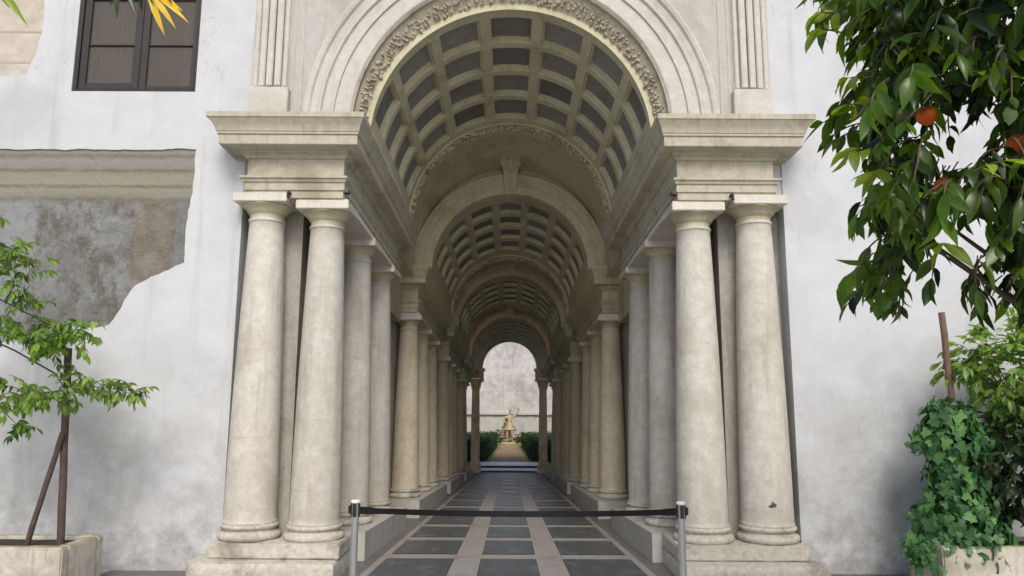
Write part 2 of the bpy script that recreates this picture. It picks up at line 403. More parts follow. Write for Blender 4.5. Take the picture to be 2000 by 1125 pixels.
def garden_wall_mat():
    m, nt, b = new_mat('stained_garden_wall')
    v = N(nt, 'ShaderNodeNewGeometry').outputs['Position']
    sep = N(nt, 'ShaderNodeSeparateXYZ'); nt.links.new(v, sep.inputs[0])
    a = noise_n(nt, v, 1.1, 9, .75, .3); d = noise_n(nt, v, 5, 8, .75, .2); st = noise_n(nt, mapping(nt, v, (2.6, 1, .35)), 1.3, 6, .65)
    col = mixc(nt, rng(nt, d, .35, .65), (.66, .63, .63), (.46, .44, .44))
    col = mixc(nt, mth(nt, 'MULTIPLY', rng(nt, a, .40, .68, smooth=True), .8), col, (.25, .235, .22))
    col = mixc(nt, mth(nt, 'MULTIPLY', rng(nt, st, .5, .7), .6), col, (.66, .63, .64))
    low = rng(nt, sep.outputs[2], .5, 2.2, 1, 0)
    col = mixc(nt, mth(nt, 'MULTIPLY', low, .45), col, (.25, .27, .20))
    nt.links.new(col, b.inputs['Base Color']); b.inputs['Roughness'].default_value = .9
    bump(nt, b, d, .5, .03); return m
M['gwall'] = garden_wall_mat()

# ------------------------------------------------------------------ ground and floor
bm = bmesh.new(); bmesh.ops.create_grid(bm, x_segments=2, y_segments=2, size=400)
o = obj('courtyard_ground', bm, M['ground']); tag(o, kind='structure'); o.location = (0, 0, -.20)

def floor_mesh():
    bm = bmesh.new()
    def q(x0, x1, s0, s1, z, mi):
        n = 1
        vs = [bm.verts.new((x0 * kx(s0), s0, z)), bm.verts.new((x1 * kx(s0), s0, z)), bm.verts.new((x1 * kx(s1), s1, z)), bm.verts.new((x0 * kx(s1), s1, z))]
        bm.faces.new(vs).material_index = mi
    q(-3.9, 3.9, -.35, 10.98, 0, 0)
    # pink-grey stripes: lengthwise bands and crosswise bars, dark tiles laid between
    for a, b in ((-1.42, 1.42),): q(a, b, -.3, 10.97, .003, 1)
    s = -.93
    while s < 10.9:
        p = 1.09 * kx(s); s1 = s + .78 * p
        if s1 < 10.9 and s > -.5 or s > 0:
            for x0, x1 in ((-1.33, -.60), (-.295, .295), (.60, 1.33)):
                q(x0 - .008, x1 + .008, s - .008, min(s1, 10.9) + .008, .0055, 3)
                jx, js = [rnd.uniform(-.006, .006) for _ in range(2)]
                q(x0 + jx, x1 + jx, s + js, min(s1, 10.9) + js, .008, 2)
            for xa in (-1.375, -.448, .448, 1.375): q(xa - .055 if abs(xa) > 1 else xa - .15, xa + .055 if abs(xa) > 1 else xa + .15, s - .13 * kx(s), s - .124 * kx(s), .0055, 3)
        s += p
    return bm
bm = bmesh.new(); box(bm, -1.60, 1.60, -.345, .44, -.23, -.002); tag(obj('floor_edge_slab', bm, M['floorbase']), kind='structure')
tag(obj('gallery_floor', floor_mesh(), [M['floorbase'], M['stripe'], M['tile'], M['joint']]), kind='structure')

# ------------------------------------------------------------------ facade
WX, WXR, SF = 2.78, 2.835, .45
def arch_wall(bm, r, X, z0, ztop, s0, s1, wp, n=64, mi=0, sides=True):
    ang = [math.pi * i / n for i in range(n + 1)]
    ca = math.atan2(ztop - z0, X)
    ang = sorted(set(ang + [ca, math.pi - ca]))
    def ray(t):
        c, s = math.cos(t), math.sin(t)
        k = min(X / abs(c) if abs(c) > 1e-6 else 1e9, (ztop - z0) / s if s > 1e-6 else 1e9)
        return c * k, z0 + s * k
    L = []
    for t in ang:
        ox, oz = ray(t); ix, iz = r * math.cos(t), z0 + r * math.sin(t)
        L.append([bm.verts.new(wp(*p)) for p in ((ix, s0, iz), (ox, s0, oz), (ix, s1, iz), (ox, s1, oz))])
    for a, b in zip(L, L[1:]):
        for f in ((a[0], a[1], b[1], b[0]), (a[2], b[2], b[3], a[3]), (a[0], b[0], b[2], a[2]), (a[1], a[3], b[3], b[1])):
            bm.faces.new(f).material_index = mi
    for e in (L[0], L[-1]): bm.faces.new((e[0], e[1], e[3], e[2])).material_index = mi

facade = thing('palace_facade', (0, .45, 0), 'tall white plastered palace front wall pierced by the arched entrance', 'building')
bm = bmesh.new()
WIN = (-4.68, -3.36, 4.865, 6.75)
for b_ in ((-14, WIN[0], -.3, 10), (WIN[0], WIN[1], -.3, WIN[2]), (WIN[0], WIN[1], WIN[3], 10), (WIN[1], -WX, -.3, 10), (WXR, 14, -.3, 10)):
    box(bm, b_[0], b_[1], SF + (.024 if b_[1] < 0 else 0), .95, b_[2], b_[3])
facade_bm = bm
for s_ in (-1, 1):
    x0, x1 = sorted((s_ * 1.9, s_ * (WX if s_ < 0 else WXR))); box(bm, x0, x1, SF + .02, .95, 3.72, 4.47)
arch_wall(bm, 1.76, WX, 4.47, 10, SF, .95, I3); box(bm, WX, WXR, SF, .95, 4.47, 10)
# spandrel facing over the arch
bm = bmesh.new(); arch_wall(bm, 1.80, 2.76, 4.47, 9.9, SF - .012, SF - .002, I3)
rel(facade, obj('spandrel_facing', bm, M['spandrel']))
# archivolt
def ring_sweep(bm, prof, z0, wp, n=96, t0=0, t1=math.pi, mi=0):
    """closed profile of (radius, s) swept round the arch"""
    L = []
    for i in range(n + 1):
        t = t0 + (t1 - t0) * i / n
        L.append([bm.verts.new(wp(r * math.cos(t), s, z0 + r * math.sin(t))) for r, s in prof])
    for a, b in zip(L, L[1:]):
        for j in range(len(prof)):
            bm.faces.new((a[j], a[(j + 1) % len(prof)], b[(j + 1) % len(prof)], b[j])).material_index = mi
    bm.faces.new(L[0]); bm.faces.new(L[-1][::-1])
arch_prof = [(1.69, .47), (1.69, .385), (1.705, .375), (1.86, .375), (1.865, .352), (1.89, .352), (1.895, .372), (1.985, .370), (2.0, .342),
             (2.025, .342), (2.04, .358), (2.10, .348), (2.12, .322), (2.155, .312), (2.18, .322), (2.185, .45), (1.8, .448)]
bm = bmesh.new(); ring_sweep(bm, arch_prof, 4.47, I3)
rel(facade, obj('archivolt', bm, M['archivolt'], smooth=25))
for s_ in (-1, 1):
    bm = bmesh.new()
    for i, (a, b, d) in enumerate(((2.375, 2.415, .05), (2.435, 2.50, .075), (2.52, 2.585, .075), (2.605, 2.665, .06), (2.685, 2.73, .04))):
        x0, x1 = sorted((s_ * a, s_ * b)); box(bm, x0, x1, SF - d - .015, SF + .0, 4.90, 9.9)
    x0, x1 = sorted((s_ * 2.36, s_ * 2.745)); box(bm, x0, x1, SF - .03, SF + .001, 4.885, 9.9)
    x0, x1 = sorted((s_ * 2.34, s_ * 2.745)); box(bm, x0, x1, SF - .11, SF + .002, 4.472, 4.882)
    for k, xx in enumerate((2.33, 2.24)):
        x0, x1 = sorted((s_ * xx, s_ * (xx - .02))); box(bm, x0, x1, SF - .026 - .004 * k, SF + .003, 4.60, 9.9)
    bmesh.ops.recalc_face_normals(bm, faces=bm.faces)
    bmesh.ops.bevel(bm, geom=bm.edges[:], offset=.008, segments=2, affect='EDGES')
    rel(facade, obj('attic_pilaster', bm, M['archivolt'], smooth=35))
# exposed old plaster
def ragged(poly, amp, seg=.07, seed=1):
    out = []
    for i in range(len(poly)):
        a, b = Vector(poly[i]), Vector(poly[(i + 1) % len(poly)])
        n = max(1, int((b - a).length / seg))
        for k in range(n):
            p = a.lerp(b, k / n)
            q = Vector((p.x * 5 + seed, p.y * 5, 0)); d = mnoise.noise_vector(q) + .6 * mnoise.noise_vector(q * 3)
            out.append((p.x + d.x * amp, p.y + d.y * amp))
    return out
fp = [(-80, 297), (200, 296), (382, 295), (374, 380), (362, 450), (358, 515), (330, 532), (295, 545), (265, 562), (243, 590), (230, 615), (213, 638), (190, 645), (100, 640), (40, 668), (-80, 690)]
fpw = [(P(x, y, SF).x, P(x, y, SF).z) for x, y in fp]
rim = ragged(fpw, .014, .035)
qp = [(-80, -60), (80, -60), (84, 20), (78, 70), (68, 110), (50, 148), (20, 155), (-80, 152)]
qrim = ragged([(P(x, y, SF).x, P(x, y, SF).z) for x, y in qp], .014, .04, seed=4)
bm = bmesh.new(); prism(bm, [(-6.2, 2.0), (-3.1, 2.0), (-3.1, 4.4), (-6.2, 4.4)], SF + .015, SF + .0239)
fo = rel(facade, obj('old_painted_plaster', bm, M['fresco'])); fo['label'] = 'large patch of weathered grey painted plaster with brown cornice bands'
bm = bmesh.new(); prism(bm, [(-6.2, 4.8), (-4.85, 4.8), (-4.85, 6.6), (-6.2, 6.6)], SF + .014, SF + .0239)
qo = rel(facade, obj('painted_ashlar_patch', bm, M['quoin'])); qo['label'] = 'small beige patch of painted ashlar left of the window'
# the newer plaster: a 2 cm skin with broken holes over the old layers
from mathutils.geometry import tessellate_polygon
bm = facade_bm
def clean(poly):
    out = []
    for p in poly:
        if not out or math.dist(out[-1], p) > .006: out.append(p)
    return out
loops = [[(-14, -.3), (-WX, -.3), (-WX, 10), (-14, 10)], clean(rim), clean(qrim), [(WIN[0], WIN[2]), (WIN[1], WIN[2]), (WIN[1], WIN[3]), (WIN[0], WIN[3])]]
flat = [p for l in loops for p in l]
tri = tessellate_polygon([[Vector((x, z, 0)) for x, z in l] for l in loops])
fv = [bm.verts.new((x, SF, z)) for x, z in flat]; k0 = 0
for t in tri:
    try: bm.faces.new([fv[i] for i in t])
    except ValueError: pass
rr = random.Random(3)
for l in loops:
    n = len(l); bk = [bm.verts.new((l[i][0] + (rr.uniform(-.008, .008) if n > 8 else 0), SF + .026, l[i][1] + (rr.uniform(-.008, .008) if n > 8 else 0))) for i in range(n)]
    for i in range(n):
        j = (i + 1) % n; bm.faces.new((fv[k0 + i], fv[k0 + j], bk[j], bk[i]))
    k0 += n
rel(facade, obj('wall', bm, M['facade']))
# window
win = empty('window', (-4.02, .5, 4.87)); rel(facade, win)
def fbox(name, mat, *bxs, bev=.004, parent=win):
    bm = bmesh.new()
    for b_ in bxs: box(bm, *b_)
    bmesh.ops.recalc_face_normals(bm, faces=bm.faces)
    if bev: bmesh.ops.bevel(bm, geom=bm.edges[:], offset=bev, segments=1, affect='EDGES')
    o = obj(name, bm, mat); o.parent = parent; o.matrix_parent_inverse = Matrix.Translation(-Vector((-4.02, .5, 4.87))) @ Matrix.Identity(4)
    return o
x0, x1, z0, z1 = WIN
fbox('window_frame', M['frame'], (x0, x0 + .045, .46, .56, z0, z1), (x1 - .03, x1, .46, .56, z0, z1), (x0 + .046, x1 - .031, .46, .56, z0, z0 + .03), (x0 + .046, x1 - .031, .46, .56, z1 - .05, z1))
xm = -3.99
fbox('sash', M['frame'], (x0 + .05, x0 + .125, .475, .53, z0 + .035, z1 - .055), (xm - .075, xm, .475, .53, z0 + .035, z1 - .055), (x0 + .126, xm - .076, .477, .528, z0 + .035, z0 + .105),
     (x0 + .126, xm - .076, .48, .525, 5.40, 5.412), (x0 + .126, xm - .076, .48, .525, 5.93, 5.955))
fbox('sash', M['frame'], (xm + .004, xm + .08, .475, .53, z0 + .035, z1 - .055), (x1 - .075, x1 - .035, .475, .53, z0 + .035, z1 - .055), (xm + .081, x1 - .076, .477, .528, z0 + .035, z0 + .075),
     (xm + .081, x1 - .076, .48, .525, 5.40, 5.41), (xm + .081, x1 - .076, .48, .525, 5.93, 5.95))
fbox('pane', M['glass'], (x0 + .12, xm - .07, .50, .506, z0 + .1, z1 - .06), bev=0)
fbox('pane', M['glass'], (xm + .075, x1 - .07, .50, .506, z0 + .07, z1 - .06), bev=0)
bm = bmesh.new()                                 # gently folded blind behind the left sash and half the right one
def blind(xa, xb, y):
    n = 26; vs = []
    for i in range(n + 1):
        x = xa + (xb - xa) * i / n; dy = .012 * math.sin(i * 1.9) + .006 * math.sin(i * .7)
        vs.append([bm.verts.new((x, y + dy, z0)), bm.verts.new((x, y + dy, z1)), bm.verts.new((x, y + dy + .01, z1)), bm.verts.new((x, y + dy + .01, z0))])
    for a, b in zip(vs, vs[1:]):
        for j in range(4): bm.faces.new((a[j], a[(j + 1) % 4], b[(j + 1) % 4], b[j]))
blind(x0 + .1, xm - .03, .64); blind(xm + .36, x1 - .02, .66)
bl = obj('blind', bm, M['curtain'], smooth=60); bl.parent = win; bl.matrix_parent_inverse = Matrix.Translation(-Vector((-4.02, .5, 4.87)))
fbox('dark_room', M['dark_in'], (x0 - .1, x1 + .1, 1.9, 1.95, z0 - .1, z1 + .1), (x0 - .1, x0 - .05, .96, 1.899, z0 - .1, z1 + .1), (x1 + .05, x1 + .1, .96, 1.899, z0 - .1, z1 + .1),
     (x0 - .049, x1 + .049, .96, 1.899, z0 - .1, z0 - .05), (x0 - .049, x1 + .049, .96, 1.899, z1 + .05, z1 + .1), bev=0)

# building mass behind: closes the dark aisles up to the last bay and carries the roof
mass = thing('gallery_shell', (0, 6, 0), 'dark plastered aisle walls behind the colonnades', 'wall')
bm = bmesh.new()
sl = lambda x, y, z: (x, y, z - (max(0, y - .96) * .385 if z > 1 else 0))  # unseen roof lowered towards the garden so more daylight reaches the steps
box(bm, -3.6, -3.3, .96, 9.95, -.1, 7.6, sl); box(bm, 3.3, 3.6, .96, 9.95, -.1, 7.6, sl); box(bm, -3.299, 3.299, .96, 9.95, 7.2, 7.6, sl); box(bm, -1.75, 1.75, 9.951, 11.2, 7.2, 7.6, sl)  # last bay left open at the sides, unseen, to light the doorway columns
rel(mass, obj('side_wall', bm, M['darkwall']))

# ------------------------------------------------------------------ entablatures
ENT = [(3.70, 0), (3.775, 0), (3.777, .016), (3.855, .016), (3.857, .03), (3.885, .04), (3.89, .055), (3.912, .055), (3.915, 0), (4.11, 0), (4.113, .02),
       (4.13, .028), (4.15, .05), (4.155, .065), (4.172, .068), (4.174, .185), (4.18, .19), (4.275, .19), (4.278, .205), (4.30, .205), (4.302, .212),
       (4.33, .218), (4.37, .235), (4.40, .258), (4.415, .268), (4.418, .276), (4.47, .276)]
def entablature(side, x0, x1, s0, s1, wp, out_scale=1.0):
    bm = bmesh.new(); rings = []
    ns = 6
    def rect(z, o):
        pts = []
        a, b = x0 - o * .95, x1 + o * out_scale; c, d = s0 - o, s1 + o * .9
        for i in range(ns + 1): pts.append((a, c + (d - c) * i / ns))
        for i in range(ns + 1): pts.append((b, d + (c - d) * i / ns))
        return [bm.verts.new(wp(side * x, s, z)) for x, s in pts]
    prev = None
    for z, o in ENT:
        r = rect(z, o)
        if prev is None: bm.faces.new(r)
        else:
            for i in range(len(r)): bm.faces.new((prev[i], prev[(i + 1) % len(r)], r[(i + 1) % len(r)], r[i]))
        prev = r
    bm.faces.new(prev)
    return bm
GR = [  # s0, s1 of architrave, column depths, z warp, arch plane
    (.28, 2.75, (.5, 1.55, 2.5), W1),
    (4.05, 6.12, (4.3, 5.15, 5.9), W2),
    (6.95, 8.40, (7.15, 7.7, 8.2), W2),
    (9.10, 9.85, (9.22, 9.58), W2)]
ORD = ['first', 'second', 'third', 'fourth']
SIDE = {-1: 'left', 1: 'right'}
for side in (-1, 1):
    for g, (s0, s1, cs, wp) in enumerate(GR):
        x1 = 2.72 if g == 0 else 2.3
        bm = entablature(side, 1.725, x1, s0, s1, wp, 1.15)
        loc = Vector(wp(side * 2.0, s0, 3.7))
        t = thing('entablature', loc, 'cream %s entablature on the %s columns, %s' % ('wide front' if g == 0 else 'inner', SIDE[side],
                  'jutting out over the paired front columns' if g == 0 else '%s from the entrance' % ORD[g]), 'entablature', 'entablatures over the colonnades')
        rel(t, obj('cornice', bm, M['front_ent'] if g == 0 else M['stucco'], smooth=28))
        bs = bmesh.new(); xa, xb = sorted((side * 1.682, side * 2.2)); box(bs, xa, xb, s0 + .03, s1 - .0, 3.645, 3.699, wp, sub=4)
        rel(t, obj('soffit_slab', bs, M['abacus']))
        if g == 0:                               # iron clamp and small spike
            bm = bmesh.new(); p = Vector((side * 1.69, .33, 3.72)); tube(bm, [p, p + Vector((side * -.045, -.03, -.005))], .011, 8)
            tube(bm, [p + Vector((side * -.045, -.03, -.02)), p + Vector((side * -.045, -.03, .015))], .012, 8)
            rel(t, obj('iron_pin', bm, M['iron']))

# ------------------------------------------------------------------ columns (built once, copied)
def column_proto():
    root = thing('column', (0, 0, 0), 'x', 'column')
    bm = bmesh.new()                             # attic base: two tori with a hollow
    prof = [(.285, 0)]
    for a in range(-80, 91, 20): prof.append((.262 + .036 * math.cos(R(a)), .036 + .036 * math.sin(R(a))))
    prof += [(.262, .074), (.252, .080), (.244, .092), (.250, .102)]
    for a in range(-70, 91, 20): prof.append((.252 + .022 * math.cos(R(a)), .126 + .022 * math.sin(R(a))))
    prof += [(.258, .15), (.258, .162), (.25, .166)]
    lathe(bm, prof, 56)
    for v in bm.verts:
        n = mnoise.noise(v.co * 11) + .5 * mnoise.noise(v.co * 27)
        v.co += Vector((v.co.x, v.co.y, 0)) * (.012 * min(0, n))
    obj('base', bm, M['block'], root, smooth=50)
    bm = bmesh.new(); prof = [(.258, .163), (.252, .175), (.250, .2)]
    for i in range(1, 25):
        t = i / 24; prof.append((.250 - .075 * (t ** 1.55), .2 + 2.93 * t))
    prof += [(.178, 3.134), (.186, 3.138), (.186, 3.16), (.176, 3.163), (.174, 3.17)]
    lathe(bm, prof, 56)
    obj('shaft', bm, M['column'], root, smooth=40)
    bm = bmesh.new()
    prof = [(.174, 3.168), (.174, 3.215), (.184, 3.217), (.184, 3.228), (.194, 3.23), (.197, 3.238), (.212, 3.262), (.232, 3.282), (.252, 3.293), (.262, 3.297), (.262, 3.305), (.2, 3.306)]
    lathe(bm, prof, 56)
    obj('capital', bm, M['stucco'], root, smooth=40)
    bm = bmesh.new(); box(bm, -.272, .272, -.272, .272, 3.308, 3.398)
    bmesh.ops.recalc_face_normals(bm, faces=bm.faces)
    bmesh.ops.bevel(bm, geom=bm.edges[:], offset=.006, segments=2, affect='EDGES')
    obj('abacus', bm, M['abacus'], root, smooth=40)
    return root
proto = column_proto(); proto_used = False
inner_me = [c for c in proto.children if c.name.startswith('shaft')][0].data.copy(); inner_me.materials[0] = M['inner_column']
def place_column(x, s, z, sx, sz, label, group):
    global proto_used
    if not proto_used:
        o = proto; proto_used = True
    else:
        o = proto.copy(); C.objects.link(o)
        for ch in list(proto.children):
            c = ch.copy(); C.objects.link(c); c.parent = o
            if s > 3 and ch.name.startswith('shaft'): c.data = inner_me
    o.location = (x, s, z); o.scale = (sx, sx, sz); o.rotation_euler = (0, 0, 0)
    o['label'] = label; o['group'] = group
    return o
NTH = ['front', 'middle', 'rear']
for side in (-1, 1):
    place_column(side * 2.53, .5, .302, 1, 1, 'outermost thick stone column on the %s, %s' % (SIDE[side], 'against the grey recess beside the white wall' if side < 0 else 'with a dark chip low on its shaft'), 'front pair columns')
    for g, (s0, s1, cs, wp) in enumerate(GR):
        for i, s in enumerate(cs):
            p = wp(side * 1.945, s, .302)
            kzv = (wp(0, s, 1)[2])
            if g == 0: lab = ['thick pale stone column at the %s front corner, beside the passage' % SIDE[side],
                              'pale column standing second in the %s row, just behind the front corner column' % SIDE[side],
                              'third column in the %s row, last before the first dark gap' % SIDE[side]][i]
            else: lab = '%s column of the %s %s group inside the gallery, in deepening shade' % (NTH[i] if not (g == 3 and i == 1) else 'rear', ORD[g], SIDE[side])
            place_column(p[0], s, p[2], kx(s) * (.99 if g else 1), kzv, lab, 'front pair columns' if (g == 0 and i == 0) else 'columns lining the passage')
# chip in the right outer column, pins between the slabs
chip = thing('broken_chip', (2.53, .27, .78), 'dark ragged chip low on the outermost right column', 'damage')
bm = bmesh.new()
base = [(-.03, -.018), (-.048, -.002), (-.022, .006), (-.012, .022), (-.002, .044), (.006, .026), (.02, .018), (.036, .008), (.026, -.006), (.03, -.018), (.01, -.012), (-.01, -.022)]
cp = P(1512, 985, .255); yy = lambda x: .5 - math.sqrt(.2500 ** 2 - (x - 2.53) ** 2)
vs = [bm.verts.new((cp.x + x, yy(cp.x + x) - .002, cp.z + z)) for x, z in base]
vm = [bm.verts.new((cp.x + x * .5, yy(cp.x + x * .5) - .003, cp.z + z * .5)) for x, z in base]; vc = bm.verts.new((cp.x, yy(cp.x) - .0035, cp.z))
for i in range(len(vs)):
    j = (i + 1) % len(vs); bm.faces.new((vs[i], vs[j], vm[j], vm[i])); bm.faces.new((vm[i], vm[j], vc))
rel(chip, obj('chipped_hollow', bm, M['chip']))
for side in (-1, 1):
    bm = bmesh.new(); p = Vector((side * 2.236, .21, 3.70)); tube(bm, [p + Vector((0, .1, .0)), p + Vector((0, 0, .0)), p + Vector((0, -.006, -.06))], .014, 8)
    o = obj('iron_clamp', bm, M['iron']); tag(o, 'small dark iron clamp between the two slabs above the %s front columns' % SIDE[side], 'clamp', 'iron clamps on the column slabs')

# ------------------------------------------------------------------ pedestals, podiums, pier walls
for side in (-1, 1):
    t = thing('pedestal', (side * 2.2, .5, 0), 'worn stepped stone pedestal under the %s pair of front columns' % SIDE[side], 'pedestal', 'pedestals of the front columns')
    x0, x1 = sorted((side * 1.58, side * 2.81))
    rel(t, obj('plinth_block', worn_block(x0, x1, .17, .93, .165, .30, .006, .012, .07, side), M['block'], smooth=50))
    # lower step with a rounded outer corner
    bm = bmesh.new(); out = []
    xo, xi, r_ = 2.96, 1.58, .17
    out = [(xi, .93), (xi, -.03)] + [(xo - r_ + r_ * math.sin(R(a)), -.03 + r_ - r_ * math.cos(R(a))) for a in range(0, 91, 9)] + [(xo, .449)]
    lv = [(-.24, 0), (0, 0), (.1, 0), (.135, .008), (.152, .02), (.16, .04)]
    rings = []
    for z, ins in lv:
        ring = []
        for i, (x, y) in enumerate(out):
            for k in range(14 if i < len(out) - 1 and math.dist(out[i], out[i + 1]) > .2 else 1):
                x2, y2 = out[(i + 1) % len(out)]
                f = k / (14 if i < len(out) - 1 and math.dist(out[i], out[i + 1]) > .2 else 1)
                X, Y = x + (x2 - x) * f, y + (y2 - y) * f
                cx_, cy_ = 2.2, .5; d = math.hypot(X - cx_, Y - cy_)
                X += (cx_ - X) / d * ins; Y += (cy_ - Y) / d * ins
                ring.append(bm.verts.new((side * X, Y, z)))
        rings.append(ring)
    for a, b in zip(rings, rings[1:]):
        for k in range(len(a)): bm.faces.new((a[k], a[(k + 1) % len(a)], b[(k + 1) % len(a)], b[k]))
    bm.faces.new(rings[-1]); weather(bm, .010, 5, 0, side)
    rel(t, obj('step', bm, M['block'], smooth=50))
    for g, (s0, s1, cs, wp) in enumerate(GR):
        bm = bmesh.new()
        a, b = (.935 if g == 0 else s0 - .22), s1 + .2
        x0, x1 = sorted((side * 1.55, side * 2.36)); box(bm, x0, x1, a, b, 0, .30, wp, sub=5)
        if g:
            x0, x1 = sorted((side * 1.60, side * 2.3)); box(bm, x0, x1, a + .03, b - .03, .0, .0001 + .299, wp, sub=2)
        bmesh.ops.recalc_face_normals(bm, faces=bm.faces)
        o = obj('podium', bm if g == 0 else (bm), M['podium'], smooth=30)
        tag(o, 'low %s podium under the %s group of %s columns' % ('pale grey' if g == 0 else 'brownish', ORD[g], SIDE[side]), 'podium', 'podiums under the colonnades')
        bm = bmesh.new()
        x0, x1 = sorted((side * 2.2, side * (2.86 if g == 0 else 2.36)))
        box(bm, x0, x1, (.952 if g == 0 else s0), s1 + .05, .301, 3.70, wp, sub=4)
        if g == 0:
            x0, x1 = sorted((side * 2.05, side * 2.199)); box(bm, x0, x1, .74, 1.1, .301, 3.69, wp)
            x0, x1 = sorted((side * 2.2, side * (2.779 if side < 0 else 2.834))); box(bm, x0, x1, .66, .951, .301, 3.69, I3)
        o = obj('pier_wall', bm, M['pier'])
        tag(o, 'plain grey pier wall behind the %s group of %s columns' % (ORD[g], SIDE[side]), 'wall', 'pier walls behind the columns')
    # lintel walls over the dark gaps and the upper side walls
    for g in range(3):
        wp = GR[g + 1][3]; a, b = GR[g][1] + .28, GR[g + 1][0] - .28
        bm = bmesh.new(); x0, x1 = sorted((side * 2.02, side * 2.3))
        if g == 0:
            box(bm, x0, x1, a, 4.0, 3.5, 5.4, W2, sub=4)
        else: box(bm, x0, x1, a - .25, b + .25, 3.5, 5.4, W2, sub=3)
        o = obj('gap_lintel', bm, M['stucco'])
        tag(o, 'shaded plain lintel over the %s dark gap in the %s colonnade' % (ORD[g], SIDE[side]), 'lintel', 'lintels over the dark gaps')

# ------------------------------------------------------------------ coffered barrel vaults
def flower_band(bm, r, sa, sb, z0, wp, count, depth=.045, seed=3, ra=None):
    rr = random.Random(seed); mid = (sa + sb) / 2; hw = (sb - sa) / 2
    rend = r + (.03 if ra else 0); dz_ = .75 if ra else 1
    for i in range(count):
        t = math.pi * (i + .5) / count; 
        for k in range(3):
            tt = t + rr.uniform(-.5, .5) * math.pi / count; s = mid + rr.uniform(-.75, .75) * hw
            rad = (r if ra is None else ra + (rend - ra) * (s - sa) / (sb - sa)) - depth * dz_ * rr.uniform(.1, .5)
            p = Vector(wp(rad * math.cos(tt), s, z0 + rad * math.sin(tt)))
            q = Vector((0, math.cos(tt), 0))
            e = Matrix.Rotation(-tt + math.pi / 2, 3, 'Y') @ Matrix.Rotation(rr.uniform(0, 3.1), 3, 'Z')
            M4 = Matrix.Translation(p) @ e.to_4x4() @ Matrix.Diagonal((hw * rr.uniform(.3, .62), hw * rr.uniform(.18, .3), depth * dz_ * rr.uniform(.5, .9), 1))
            bmesh.ops.create_icosphere(bm, subdivisions=1, radius=1, matrix=M4)
def WF(x, s, z):
    t = min(1, max(0, (s - .40) / .18)); a = Vector(I3(x, s, z)); b = Vector(W1(x, s, z)); return tuple(a.lerp(b, t))
